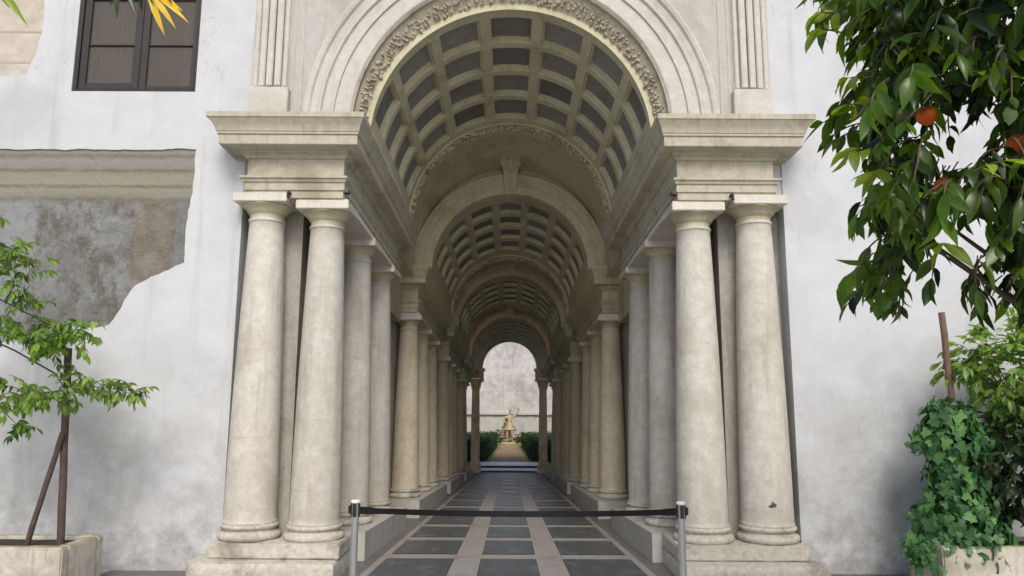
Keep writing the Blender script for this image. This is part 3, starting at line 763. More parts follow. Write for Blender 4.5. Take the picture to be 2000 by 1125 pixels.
def vault(name, label, r, z0, sa, sb, rows, wp, pw=.0, nc=7, pitch=22.8, ow=8.7, seed=1, front_flowers=None, rear_flowers=None, opening=.36, start=None, spitch=.49):
    """shell of radius r with sunken panels; thickness .28"""
    root = thing(name, Vector(wp(0, sa, z0 + r)), label, 'vault', 'coffered barrel vaults')
    bm = bmesh.new()
    def pt(B, rad, tdeg, s):
        t = R(tdeg); return B.verts.new(wp(rad * math.sin(t), s, z0 + rad * math.cos(t)))
    def patch(B, t0, t1, s0, s1, rad, n=4, mi=0):
        for i in range(n):
            a, b = t0 + (t1 - t0) * i / n, t0 + (t1 - t0) * (i + 1) / n
            B.faces.new((pt(B, rad, a, s0), pt(B, rad, b, s0), pt(B, rad, b, s1), pt(B, rad, a, s1))).material_index = mi
    def frame(t0, t1, s0, s1, ra, u0, u1, v0, v1, rb, n=4):
        for i in range(n):
            a, b = i / n, (i + 1) / n
            ta, tb = t0 + (t1 - t0) * a, t0 + (t1 - t0) * b; ua, ub = u0 + (u1 - u0) * a, u0 + (u1 - u0) * b
            bm.faces.new((pt(bm, ra, ta, s0), pt(bm, ra, tb, s0), pt(bm, rb, ub, v0), pt(bm, rb, ua, v0)))
            bm.faces.new((pt(bm, ra, ta, s1), pt(bm, rb, ua, v1), pt(bm, rb, ub, v1), pt(bm, ra, tb, s1)))
        bm.faces.new((pt(bm, ra, t0, s0), pt(bm, rb, u0, v0), pt(bm, rb, u0, v1), pt(bm, ra, t0, s1)))
        bm.faces.new((pt(bm, ra, t1, s0), pt(bm, ra, t1, s1), pt(bm, rb, u1, v1), pt(bm, rb, u1, v0)))
    cs = [(i - (nc - 1) / 2) * pitch for i in range(nc)]
    rowsp = [(start + spitch * i, start + spitch * i + opening) for i in range(rows)]
    # bands before and after, cut at the same angles as the panels so that nothing cracks
    segs = [(-90, cs[0] - ow)] + [(cs[i] + ow, cs[i + 1] - ow) for i in range(nc - 1)] + [(cs[-1] + ow, 90)]
    angs = set()
    for a, b in segs + [(c - ow, c + ow) for c in cs]:
        for i in range(5): angs.add(round(a + (b - a) * i / 4, 5))
    angs = sorted(angs)
    def band(s0, s1, rad=None):
        for a, b in zip(angs, angs[1:]):
            if b - a > 1e-3: bm.faces.new((pt(bm, rad or r, a, s0), pt(bm, rad or r, b, s0), pt(bm, rad or r, b, s1), pt(bm, rad or r, a, s1)))
    band(sa, rowsp[0][0]); band(rowsp[-1][1], sb)
    for i in range(rows - 1): band(rowsp[i][1], rowsp[i + 1][0])
    pans = []
    for (s0, s1) in rowsp:
        for a, b in segs: patch(bm, a, b, s0, s1, r, 4)
        h = s1 - s0; m1 = opening * .03; m2 = opening * .065
        for c in cs:
            a0, a1 = c - ow, c + ow
            frame(a0, a1, s0, s1, r, a0 + .15, a1 - .15, s0 + .005, s1 - .005, r + .022)
            frame(a0 + .15, a1 - .15, s0 + .005, s1 - .005, r + .022, a0 + .8, a1 - .8, s0 + m1, s1 - m1, r + .026)
            frame(a0 + .8, a1 - .8, s0 + m1, s1 - m1, r + .026, a0 + 1.05, a1 - 1.05, s0 + m2, s1 - m2, r + .07)
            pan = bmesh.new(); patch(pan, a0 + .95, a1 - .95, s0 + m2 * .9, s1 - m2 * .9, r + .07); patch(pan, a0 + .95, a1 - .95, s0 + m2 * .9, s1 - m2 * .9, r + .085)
            bmesh.ops.remove_doubles(pan, verts=pan.verts, dist=.0005); pans.append(pan)
    band(sa, sb, r + .25)
    for a, b in zip(angs, angs[1:]):
        for s in (sa, sb): bm.faces.new((pt(bm, r, a, s), pt(bm, r, b, s), pt(bm, r + .25, b, s), pt(bm, r + .25, a, s)))
    bmesh.ops.remove_doubles(bm, verts=bm.verts, dist=.0004)
    rel(root, obj('coffered_shell', bm, M['stucco'], smooth=30))
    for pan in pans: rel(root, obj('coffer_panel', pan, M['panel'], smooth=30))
    for i, fl in enumerate((front_flowers, rear_flowers)):
        if not fl: continue
        wf = WF if len(fl) > 3 else wp
        B = bmesh.new(); flower_band(B, r, fl[0], fl[1], z0, wf, fl[2], .05, seed + i, fl[3] if len(fl) > 3 else None)
        if len(fl) > 3:
            ring_sweep(B, [(fl[3] + .012, fl[0] - .06), (fl[3] - .012, fl[0] - .055), (fl[3] - .012, fl[0] - .03), (fl[3], fl[0] - .02), (r + .03, fl[1] + .005), (r + .002, fl[1] + .01), (r + .002, fl[1] + .05), (fl[3] + .05, fl[1]), (fl[3] + .05, fl[0])], z0, wf, 96)
        rel(root, obj('flower_moulding', B, M['flower'] if len(fl) > 3 else M['stucco'], smooth=60))
        B = bmesh.new()
        for e in ((fl[1],) if len(fl) > 3 else (fl[0] - .012, fl[1])):
            ring_sweep(B, [(r - .028, e), (r - .028, e + .012), (r + .01, e + .012), (r + .01, e)], z0, wp, 72)
        rel(root, obj('fillet', B, M['stucco'], smooth=40))
    return root
vault('barrel_vault', 'large coffered vault over the entrance, carved flower bands at both ends', 1.575, 4.47, .56, 2.86, 4, W1,
      front_flowers=(.45, .555, 120, 1.68), rear_flowers=(2.68, 2.84, 90), start=.705, spitch=.485, opening=.405, seed=11, ow=9.3)
VS = [(4.10, 6.2), (7.0, 8.5), (9.15, 10.45)]
for g, (a, b) in enumerate(VS):
    L_ = b - a; sp = (L_ - .42) / 4
    vault('barrel_vault', ['second coffered vault, behind the keystone of the first inner arch', 'dim third coffered vault deep in the gallery', 'small fourth coffered vault before the garden doorway'][g],
          1.47, 4.47, a, b, 4, W2, start=a + .14, spitch=sp, opening=sp * .74, ow=9.0, rear_flowers=(b - .16, b - .02, 60) if g == 0 else None, seed=20 + g)
# plain higher barrels over the gaps, inner arches with keystones
GAPS = [(2.865, 4.0, 1.75), (6.205, 6.93, 1.72), (8.505, 9.07, 1.70)]
for g, (a, b, r) in enumerate(GAPS):
    bm = bmesh.new(); wp = (lambda x, s, z, a=a: W1(x, s, z) if g == 0 else W2(x, s, z))
    ring_sweep(bm, [(r, a), (r, (a + b) / 2), (r, b), (r + .25, b), (r + .25, a)], 4.47 if g else 4.40, wp, 64)
    for side in (-1, 1):
        x0, x1 = sorted((side * r, side * (r + .25)))
        box(bm, x0, x1, a, b, 4.1, 4.47 if g else 4.40, wp, sub=2)
    if g == 0: ring_sweep(bm, [(1.56, a), (1.56, a + .06), (1.80, a + .06), (1.80, a)], 4.47, wp, 64)
    o = obj('plain_vault', bm, M['stucco'], smooth=30)
    tag(o, 'smooth undecorated strip of vault between the %s and %s coffered vaults' % (ORD[g], ORD[g + 1]), 'vault', 'plain strips of vault')
ASP = [4.0, 6.93, 9.07]
for g, s in enumerate(ASP):
    root = thing('inner_arch', Vector(W2(0, s, 4.47)), ['cream arch with scrolled keystone behind the entrance vault', 'dim arch with keystone, second inside the gallery', 'brown lit arch with plain keystone nearest the garden doorway'][g], 'arch', 'inner arches')
    bm = bmesh.new(); arch_wall(bm, 1.46, 2.3, 4.475, 7.3, s, s + .09, W2)
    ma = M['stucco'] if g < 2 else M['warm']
    rel(root, obj('lunette_wall', bm, M['stucco']))
    d = s
    prof = [(1.44, d + .05), (1.44, d - .075), (1.45, d - .08), (1.60, d - .08), (1.605, d - .095), (1.62, d - .095), (1.625, d - .082), (1.73, d - .082), (1.75, d - .11), (1.79, d - .125), (1.81, d - .11), (1.82, d), (1.6, d + .001)]
    bm = bmesh.new(); ring_sweep(bm, prof, 4.475, W2, 72)
    rel(root, obj('archivolt', bm, ma, smooth=28))
    # keystone: tapered, fluted, with a scroll on top
    bm = bmesh.new()
    def kv(x, dd, z): return bm.verts.new(W2(x, s - dd, z))
    zt, zb = 4.475 + 1.93, 4.475 + 1.41
    L = []
    for z, hw_, dd in ((zb, .095, .12), (zb + .05, .10, .16), (zb + .38, .135, .20), (zb + .44, .15, .27), (zt, .17, .30), (zt + .03, .175, .30)):
        L.append([kv(-hw_, 0, z), kv(-hw_, dd, z), kv(-hw_ * .55, dd, z), kv(-hw_ * .5, dd - .02, z), kv(-hw_ * .2, dd - .02, z), kv(-hw_ * .15, dd, z), kv(hw_ * .15, dd, z), kv(hw_ * .2, dd - .02, z), kv(hw_ * .5, dd - .02, z), kv(hw_ * .55, dd, z), kv(hw_, dd, z), kv(hw_, 0, z)])
    for a, b in zip(L, L[1:]):
        for j in range(12): bm.faces.new((a[j], a[(j + 1) % 12], b[(j + 1) % 12], b[j]))
    bm.faces.new(L[0]); bm.faces.new(L[-1])
    for sx in (-1, 1): 
        c = Vector(W2(sx * .15, s - .24, zt - .02)); tube(bm, [c - Vector((.03, 0, 0)), c + Vector((.03, 0, 0))], .045, 12)
    rel(root, obj('keystone', bm, ma, smooth=30))

# ------------------------------------------------------------------ garden portal at the far end
portal = thing('garden_portal', (0, 10.8, 0), 'small far arched doorway opening onto the bright garden', 'doorway')
bm = bmesh.new(); arch_wall(bm, .655, 3.3, 2.44, 3.6, 10.75, 11.0, I3)
for side in (-1, 1):
    x0, x1 = sorted((side * 1.22, side * 3.3)); box(bm, x0, x1, 10.75, 11.0, 0, 2.44)
rel(portal, obj('wall', bm, M['stucco']))
bm = bmesh.new()
ring_sweep(bm, [(.645, 10.95), (.645, 10.70), (.70, 10.70), (.705, 10.685), (.76, 10.685), (.78, 10.66), (.81, 10.66), (.82, 10.75)], 2.44, I3, 48)
rel(portal, obj('archivolt', bm, M['warm'], smooth=28))
bm = bmesh.new()
for side in (-1, 1):
    x0, x1 = sorted((side * .62, side * 1.3)); box(bm, x0, x1, 10.62, 11.03, 2.26, 2.438)
    x0, x1 = sorted((side * .59, side * 1.32)); box(bm, x0, x1, 10.59, 11.06, 2.38, 2.437)
rel(portal, obj('lintel', bm, M['warm']))
def corinthian(x, s, H, r, label, first=[None]):
    z0 = 0
    if first[0] is None:
        root = thing('carved_column', (0, 0, 0), label, 'column', 'slender columns of the garden doorway')
        obj('pedestal', worn_block(-.13, .13, -.13, .13, 0, .19, .012, .02, .05, 5), M['warm'], root, smooth=60)
        bm = bmesh.new()
        lathe(bm, [(.125, .19), (.135, .205), (.13, .23), (.11, .235), (.108, .25), (.118, .262), (.115, .28), (.1, .285)], 24)
        obj('base', bm, M['warm'], root, smooth=40)
        bm = bmesh.new(); lathe(bm, [(.100, .284), (.103, .6), (.100, 1.2), (.090, 1.90), (.095, 1.905), (.095, 1.925), (.086, 1.93)], 28)
        obj('shaft', bm, M['warm'], root, smooth=40)
        bm = bmesh.new(); lathe(bm, [(.086, 1.925), (.095, 2.0), (.118, 2.1), (.15, 2.18), (.16, 2.19)], 24)
        for tier, (zz, rr_, ln) in enumerate(((1.945, .096, .10), (2.02, .112, .11), (2.10, .135, .09))):
            for k in range(8):
                a = 2 * math.pi * (k + .5 * tier) / 8; d = Vector((math.cos(a), math.sin(a), 0)); tn = Vector((-d.y, d.x, 0))
                pr = [(0, 0, .032), (.012, ln * .5, .034), (.03, ln * .85, .024), (.052, ln * .8, .012)]
                rows = []
                for o_, h_, w_ in pr:
                    c = d * (rr_ + o_) + Vector((0, 0, zz + h_)); rows.append([bm.verts.new(c - tn * w_), bm.verts.new(c + d * .008), bm.verts.new(c + tn * w_)])
                for A, B_ in zip(rows, rows[1:]):
                    bm.faces.new((A[0], A[1], B_[1], B_[0])); bm.faces.new((A[1], A[2], B_[2], B_[1]))
        for k in range(4):
            a = math.pi / 4 + k * math.pi / 2; d = Vector((math.cos(a), math.sin(a), 0))
            c = d * .20 + Vector((0, 0, 2.165)); t_ = Vector((-d.y, d.x, 0)) * .03; tube(bm, [c - t_, c + t_], .042, 10)
        box(bm, -.18, .18, -.18, .18, 2.205, 2.255)
        obj('capital', bm, M['warm'], root, smooth=35)
        first[0] = root; o = root
    else:
        o = first[0].copy(); C.objects.link(o)
        for ch in list(first[0].children): c = ch.copy(); C.objects.link(c); c.parent = o
    o.location = (x, s, z0); o['label'] = label; o.scale = (r, r, H)
    return o
for side in (-1, 1):
    corinthian(side * .80, 10.8, 1, 1, 'slender carved column on the %s edge of the far garden doorway' % SIDE[side])
    corinthian(side * 1.09, 10.42, .985, .95, 'slender carved column in front of the %s side gap by the far doorway' % SIDE[side])
st = thing('garden_steps', (0, 11.1, 0), 'two white marble steps rising to the garden beyond the doorway', 'steps')
bm = bmesh.new(); box(bm, -.92, .92, 10.99, 12.55, -.02, .030); box(bm, -.92, .92, 11.62, 12.55, .0301, .098); rel(st, obj('riser', bm, M['riser']))
for z0, a, b in ((.030, 10.97, 11.61), (.098, 11.58, 12.62)):
    bm = bmesh.new(); box(bm, -.95, .95, a, b, z0 + .001, z0 + .022)
    bmesh.ops.recalc_face_normals(bm, faces=bm.faces); bmesh.ops.bevel(bm, geom=bm.edges[:], offset=.006, segments=2, affect='EDGES'); rel(st, obj('tread', bm, M['marble'], smooth=40))

# ------------------------------------------------------------------ leaves
def leaf_mesh(name, leaves, mat, parent=None, bend=.25, fold=.35, shape='oval', kind=None):
    """leaves: (pos, dir, normal, length, width, tone)"""
    V, Fc, T = [], [], []
    if shape == 'ivy':
        pr = [(0, .02), (-.12, .30), (.12, .50), (.30, .34), (.55, .30), (.68, .40), (.80, .16), (1.0, .0)]
    else:
        pr = [(0, .03), (.2, .34), (.45, .5), (.7, .38), (.88, .16), (1, .0)]
    for (p, d, n, L, Wd, tone) in leaves:
        d = d.normalized(); sd_ = d.cross(n).normalized(); n = sd_.cross(d).normalized()
        b0 = len(V); h_ = (math.sin(p.x * 917 + p.z * 311 + p.y * 577) + 1) / 2; bd = bend * (.1 + 2.0 * h_); fo_ = fold * (.4 + 1.3 * ((h_ * 7.3) % 1)); tw_ = ((h_ * 13.7) % 1 - .5) * .9
        for (t, w_) in pr:
            c = p + d * (t * L) - n * (bd * L * t * t); e = (sd_ + n * (tw_ * t)) * (w_ * Wd); up = n * (fo_ * w_ * Wd)
            V += [c - e + up, c, c + e + up]
        for i in range(len(pr) - 1):
            a = b0 + i * 3
            Fc.append((a, a + 1, a + 4, a + 3)); Fc.append((a + 1, a + 2, a + 5, a + 4)); T += [tone, tone]
    me = bpy.data.meshes.new(name); me.from_pydata([tuple(v) for v in V], [], Fc)
    at = me.attributes.new('tone', 'FLOAT', 'FACE'); at.data.foreach_set('value', T)
    for pl in me.polygons: pl.use_smooth = True
    me.materials.append(mat); o = bpy.data.objects.new(name, me); C.objects.link(o)
    if parent: rel(parent, o)
    if kind: o['kind'] = kind
    return o
def rv(rr, s=1): return Vector((rr.gauss(0, s), rr.gauss(0, s), rr.gauss(0, s)))
def twig(rr, p, d, n, length, L, Wd, tone, out, tw, droop=.5, spread=.9):
    d = d.normalized(); pts = [p.copy()]; q = p.copy()
    for i in range(n):
        q = q + d * (length / n); d = (d + Vector((0, 0, -droop / n)) + rv(rr, .08)).normalized(); pts.append(q.copy())
        sgn = 1 if i % 2 else -1
        side = d.cross(Vector((0, 0, 1)))
        if side.length < .1: side = d.orthogonal()
        side = side.normalized()
        ld = (d * .7 + side * sgn * spread + rv(rr, .25) + Vector((0, 0, -droop * .8))).normalized()
        nn_ = (Vector((0, 0, 1)) + rv(rr, .45)).normalized()
        k = rr.uniform(.7, 1.15)
        out.append((q.copy(), ld, nn_, L * k, Wd * k, min(1, max(0, tone + rr.gauss(0, .22)))))
    out.append((q.copy(), (d + Vector((0, 0, -.2))).normalized(), (Vector((0, 0, 1)) + rv(rr, .4)), L, Wd, min(1, tone + .15)))
    tw.append(pts)
def project(p):
    Y, Z, X = p.y + 7, p.z - 1.6, p.x
    d = Y * math.cos(TH) + Z * math.sin(TH); u = -Y * math.sin(TH) + Z * math.cos(TH)
    return 996 + F_ * X / d, 562.5 - F_ * u / d

# --- orange tree, close on the right
rr = random.Random(21)
ot = thing('orange_tree', (2.55, -3.9, 0), 'large dark green orange tree overhanging the right side, bearing ripe fruit', 'tree')
bm = bmesh.new()
tube(bm, [(2.55, -3.9, -.22), (2.52, -3.88, .6), (2.58, -3.92, 1.2), (2.5, -3.95, 1.9), (2.4, -4.0, 2.6), (2.3, -4.05, 3.4)], [.10, .08, .075, .06, .045, .02], 12)
limbs = []
for i in range(22):
    a = rr.uniform(0, 6.28); z = rr.uniform(1.7, 3.0); p = Vector((2.45, -3.97, z)); l = rr.uniform(.4, .8)
    q = p + Vector((math.cos(a) * l * .5, math.sin(a) * l * .45, .2)); r2 = q + Vector((math.cos(a) * l * .35, math.sin(a) * l * .3, .22))
    tube(bm, [p, q, r2], [.022, .012, .005], 7)
rel(ot, obj('trunk', bm, M['bark'], smooth=60))
leaves, tws = [], []
bound = [(-200, 1560), (0, 1620), (60, 1670), (110, 1710), (170, 1670), (260, 1680), (330, 1715), (400, 1695), (480, 1700), (560, 1695), (610, 1695), (640, 1720)]
def left_edge(y):
    for (a, b), (c, d) in zip(bound, bound[1:]):
        if a <= y <= c: return b + (d - b) * (y - a) / (c - a)
    return bound[0][1] if y < -200 else 1e9
holes = [(1890, 240, 55), (1960, 200, 35), (1900, 420, 55), (1790, 480, 30), (1790, 300, 22), (1850, 520, 40), (1960, 480, 30), (1760, 410, 22)]
cnt = 0; tries = 0
while cnt < 2000 and tries < 90000:
    tries += 1
    p = Vector((rr.uniform(1.05, 3.3), rr.uniform(-4.75, -3.2), rr.uniform(1.75, 3.7)))
    e = ((p.x - 2.4) / 1.25) ** 2 + ((p.y + 4.0) / .95) ** 2 + ((p.z - 2.75) / 1.15) ** 2
    if e > 1.15: continue
    px, py = project(p)
    if px < left_edge(py) + (45 if py < 440 else 22): continue
    lim = 530 + 10 * math.sin(px * .03) if px < 1830 else 535
    if py > lim: continue
    if any(math.hypot(px - hx, py - hy) < hr * 1.25 for hx, hy, hr in holes): continue
    if e < .35 and rr.random() < .5: continue
    d = Vector((p.x - 2.4, (p.y + 4.0), (p.z - 2.9) * .6)).normalized() + rv(rr, .35) + Vector((0, 0, -.15))
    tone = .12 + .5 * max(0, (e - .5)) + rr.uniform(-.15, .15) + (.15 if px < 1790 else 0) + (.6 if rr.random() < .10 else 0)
    twig(rr, p, d, rr.randint(4, 7), rr.uniform(.12, .22), rr.uniform(.07, .14), rr.uniform(.028, .048), tone, leaves, tws, .9)
    cnt += 1
fruit = [(1808, 222, -4.45, 30), (1985, 275, -4.35, 18), (1842, 360, -4.2, 0)]
def hides(l):                                      # leaves that would grow through or right before a fruit
    for fx, fy, Y, rad in fruit:
        if rad and l[0].y < Y + .1:
            for t in (0, .35, .7, 1):
                px, py = project(l[0] + l[1].normalized() * l[3] * t)
                if math.hypot(px - fx, py - fy) < rad: return True
    return False
leaves = [l for l in leaves if not hides(l)]
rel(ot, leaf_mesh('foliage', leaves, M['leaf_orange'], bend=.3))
lv2, tw2 = [], []
for px, py, Y, dx in ((1700, 150, -4.2, -1), (1720, 190, -4.25, -.8), (1745, 225, -4.2, -.4), (1640, 25, -4.3, -.7), (1690, 205, -4.3, -.6), (1980, 190, -4, .3), (1825, 100, -4.5, -.3), (1870, 150, -4.6, .2), (1640, 60, -4.3, -.7), (1700, 290, -4.3, -.7), (1850, 480, -4.5, -.2), (1900, 330, -4.7, .1), (1800, 380, -4.4, -.2), (1740, 330, -4.3, -.5)):
    twig(rr, P(px, py, Y), Vector((dx, -.2, .05)), 4, .10, .105, .042, .55, lv2, tw2, .5)
rel(ot, leaf_mesh('young_leaves', lv2, M['leaf_lime'], bend=.25))
bm = bmesh.new()
for pts in tws + tw2: tube(bm, pts, [.0035] * (len(pts) - 1) + [.0015], 4)
rel(ot, obj('twigs', bm, M['bark']))['kind'] = 'stuff'
for px, py, Y, _r in fruit:
    bm = bmesh.new(); c = P(px, py, Y); bmesh.ops.create_uvsphere(bm, u_segments=28, v_segments=18, radius=.036, matrix=Matrix.Translation(c) @ Matrix.Diagonal((1, 1, .93, 1)))
    fr = rel(ot, obj('orange', bm, M['orange'], smooth=60))
    bm = bmesh.new(); tube(bm, [c + Vector((0, 0, .030)), c + Vector((.006, .003, .09))], .0025, 6); stm = obj('stalk', bm, M['bark']); stm.parent = fr; stm.matrix_parent_inverse = Matrix.Translation(-Vector(ot.location))
    stm.matrix_parent_inverse = Matrix.Identity(4)

# --- bright bush behind, right edge, and dark lower mass
def bush(name, label, cat, center, size, n, mat, L, Wd, tone, seed, droop=.5, trunkbase=None, zmin=None, test=None):
    rr = random.Random(seed); root = thing(name, trunkbase, label, cat); lv, tw = [], []
    k = 0; tr = 0
    while k < n and tr < 20000:
        tr += 1
        u = Vector((rr.uniform(-1, 1), rr.uniform(-1, 1), rr.uniform(-1, 1)))
        if u.length > 1 or u.length < .35: continue
        p = Vector(center) + Vector((u.x * size[0], u.y * size[1], u.z * size[2]))
        if test and not test(p): continue
        twig(rr, p, u + rv(rr, .3), rr.randint(4, 6), rr.uniform(.1, .18), L, Wd, tone + .25 * u.z, lv, tw, droop); k += 1
    rel(root, leaf_mesh('foliage', lv, mat, bend=.3))
    bm = bmesh.new(); tb = Vector(trunkbase); c = Vector(center)
    tube(bm, [tb, tb.lerp(c, .5) + Vector((.05, .02, 0)), c], [.035, .028, .015], 8)
    for i in range(10):
        e = c + Vector((rr.uniform(-1, 1) * size[0], rr.uniform(-1, 1) * size[1], rr.uniform(-1, 1) * size[2])) * .7
        tube(bm, [tb.lerp(c, .75), e], [.014, .005], 5)
    for pts in tw: tube(bm, pts, [.003] * len(pts), 4)
    rel(root, obj('stems', bm, M['bark'])); return root
def bt(p):
    px, py = project(p); return px > 1862 and not (px < 1900 and py > 745) and math.hypot(px - 1905, (py - 790)) > 42
bush('citrus_bush', 'bright green leafy bush against the right wall behind the ivy', 'bush', P(1990, 740, -.2), (.62, .28, .48), 300, M['leaf_shrub'], .105, .05, .45, 5, .6, (4.75, -.3, .3), test=bt)
bush('dark_shrub', 'very dark shrub beside the ivy at the right edge', 'bush', P(2010, 895, -.35), (.42, .3, .42), 300, M['leaf_hedge'], .09, .045, .12, 6, .5, (4.75, -.45, .3))

# --- ivy on a stake, in the right planter
def planter(name, x0, x1, y0, y1, zt, label, side_mat=None):
    t = thing(name, ((x0 + x1) / 2, (y0 + y1) / 2, 0), label, 'planter', 'stone planters at the wall')
    th = .10
    for i, b_ in enumerate(((x0, x1, y0, y0 + th, -.21, zt), (x0, x1, y1 - th, y1, -.21, zt), (x0, x0 + th, y0 + th, y1 - th, -.21, zt), (x1 - th, x1, y0 + th, y1 - th, -.21, zt))):
        rel(t, obj('side_slab', worn_block(*b_, amp=.005, bev=.012, step=.12, seed=i + x0), M['planter'], smooth=50))
    bm = bmesh.new(); box(bm, x0 + th - .01, x1 - th + .01, y0 + th - .01, y1 - th + .01, -.05, zt - .03); weather(bm, .012, 6, 8)
    rel(t, obj('soil', bm, M['soil'], smooth=60)); return t
planter('stone_planter', -5.2, -3.69, -.62, .02, .405, 'pale stone planter with mossy rim and two stakes, lower left')
planter('stone_planter', 3.62, 5.3, -.57, -.02, .44, 'weathered stone planter under the ivy, lower right')
rr = random.Random(9)
ivy = thing('climbing_ivy', (3.85, -.3, .4), 'bushy dark green ivy climbing the stake in the right planter', 'ivy')
lv, stems = [], []
sp = P(1845, 780, -.25)
for i in range(1250):
    t = rr.random() ** .85
    py = 775 + t * 305
    hwp = np.interp(t, [0, .12, .25, .45, .6, .8, 1], [16, 48, 68, 52, 66, 82, 88]) + 7 * math.sin(py * .09)
    cxp = np.interp(t, [0, .25, .5, .75, 1], [1850, 1860, 1878, 1880, 1880])
    a = rr.uniform(0, 6.28)
    c = P(cxp, py, -.25); rad = hwp / F_ * 7
    k = rr.uniform(.6, 1.12)
    p = c + Vector((math.cos(a) * rad * k, math.sin(a) * rad * .7 * k, rr.uniform(-.02, .02)))
    if p.y > .38: p.y = .38
    outd = Vector((math.cos(a), math.sin(a), 0)).normalized()
    nrm = (outd + Vector((0, 0, .5)) + rv(rr, .25)).normalized()
    d = (Vector((0, 0, -1)) + rv(rr, .45) + outd * .2)
    L = rr.uniform(.055, .13)
    lv.append((p, d, nrm, L, L * .95, min(1, max(0, .42 + rr.gauss(0, .3) + (.5 if rr.random() < .06 else 0)))))
for i in range(260):                              # spill over the planter edge
    p = P(rr.uniform(1775, 1960), rr.uniform(1040, 1075), rr.uniform(-.62, -.1)) + Vector((0, 0, rr.uniform(-.02, .05)))
    if p.x < 3.63: p.z -= rr.uniform(0, .16); p.x = max(p.x, 3.45)
    L = rr.uniform(.05, .085); lv.append((p, Vector((0, -.3, -1)) + rv(rr, .5), (Vector((0, -1, .9)) + rv(rr, .3)), L, L * .95, rr.uniform(.1, .6)))
rel(ivy, leaf_mesh('foliage', lv, M['leaf_ivy'], bend=.15, fold=.2, shape='ivy'))
bm = bmesh.new()
for i in range(26):
    a = rr.uniform(0, 6.28); pts = []
    for k in range(8):
        t = k / 7; b = Vector((3.95, -.3, .4)).lerp(sp, t); a += rr.uniform(.2, .7); pts.append(b + Vector((math.cos(a), math.sin(a) * .7, 0)) * (.05 + .12 * (1 - t)))
    tube(bm, pts, .006, 5)
rel(ivy, obj('stems', bm, M['bark'], smooth=60))
def stake(name, a, b, r, mat, label):
    bm = bmesh.new(); n = 10; a, b = Vector(a), Vector(b); pts = []
    for i in range(n + 1): pts.append(a.lerp(b, i / n) + Vector((mnoise.noise(Vector((i * .7, a.x, 1))) * .008, 0, 0)))
    tube(bm, pts, [r * (1 + .08 * mnoise.noise(Vector((i * 1.3, b.x, 0)))) for i in range(n + 1)], 10)
    return tag(obj(name, bm, mat, smooth=40), label, 'stake', 'wooden stakes in the planters')
stake('wooden_stake', (P(1860, 800, -.25).x + .06, -.25, .3), P(1839, 606, -.25), .028, M['stake2'], 'reddish wooden stake rising out of the ivy')
stake('wooden_stake', (P(123, 1050, -.3).x, -.3, .33), P(134, 685, -.3), .032, M['stake'], 'upright dark wooden stake in the left planter')
stake('wooden_stake', (P(62, 1052, -.3).x, -.36, .33), P(124, 850, -.36), .024, M['stake'], 'slanting dark stake propped against the upright one at left')

# --- shrub in the left planter
rr = random.Random(33)
sh = thing('leafy_shrub', (-4.9, -.3, .35), 'bright green shrub with long thin branches reaching over the left planter', 'shrub')
lv, tw = [], []
def seg_cluster(x0, y0, x1, y1, rad, n, Ya=-.7, Yb=-.05, tone=.5):
    for i in range(int(n * 1.15)):
        t = rr.random(); px = x0 + (x1 - x0) * t + rr.gauss(0, rad * .45); py = y0 + (y1 - y0) * t + rr.gauss(0, rad * .42)
        p = P(px, py, rr.uniform(Ya, Yb))
        twig(rr, p, Vector((rr.gauss(.35, .5), rr.gauss(-.3, .4), rr.gauss(0, .3))), rr.randint(4, 7), rr.uniform(.10, .17), .086, .036, tone + rr.uniform(-.3, .3), lv, tw, .7)
seg_cluster(-60, 460, 70, 520, 36, 34)
seg_cluster(-60, 440, 0, 430, 25, 10)
seg_cluster(20, 540, 60, 600, 22, 16, tone=.3)
seg_cluster(-80, 640, 180, 655, 28, 80)
seg_cluster(60, 670, 120, 680, 18, 18)
seg_cluster(145, 740, 180, 745, 9, 8)
seg_cluster(175, 752, 262, 768, 8, 22, -.35, -.15)
seg_cluster(-60, 745, 40, 740, 16, 16)
seg_cluster(20, 775, 120, 775, 17, 36)
seg_cluster(-60, 795, 10, 800, 12, 10)
seg_cluster(30, 830, 50, 838, 9, 7, -.35, -.2, .3)
rel(sh, leaf_mesh('foliage', lv, M['leaf_shrub'], bend=.3))
bm = bmesh.new()
S = lambda a, Y=-.35: [P(x, y, Y) for x, y in a]
for path_, r_ in ((((-60, 1060), (-70, 900), (-80, 700), (-60, 500)), .02), (((-80, 640), (30, 690), (110, 735), (125, 760)), .008), (((-70, 790), (20, 780), (120, 768), (200, 775), (240, 785)), .007),
                  (((150, 755), (190, 760), (285, 770)), .004), (((-60, 560), (20, 600), (120, 650), (180, 670)), .008), (((-70, 700), (0, 640), (60, 560)), .007), (((-80, 830), (0, 800), (45, 845)), .005),
                  (((-60, 500), (0, 480), (70, 520)), .007)):
    pts = S(path_); tube(bm, pts, [r_] * (len(pts) - 1) + [r_ * .5], 7)
for pts in tw: tube(bm, pts, [.0028] * len(pts), 4)
rel(sh, obj('branches', bm, M['bark'], smooth=60))

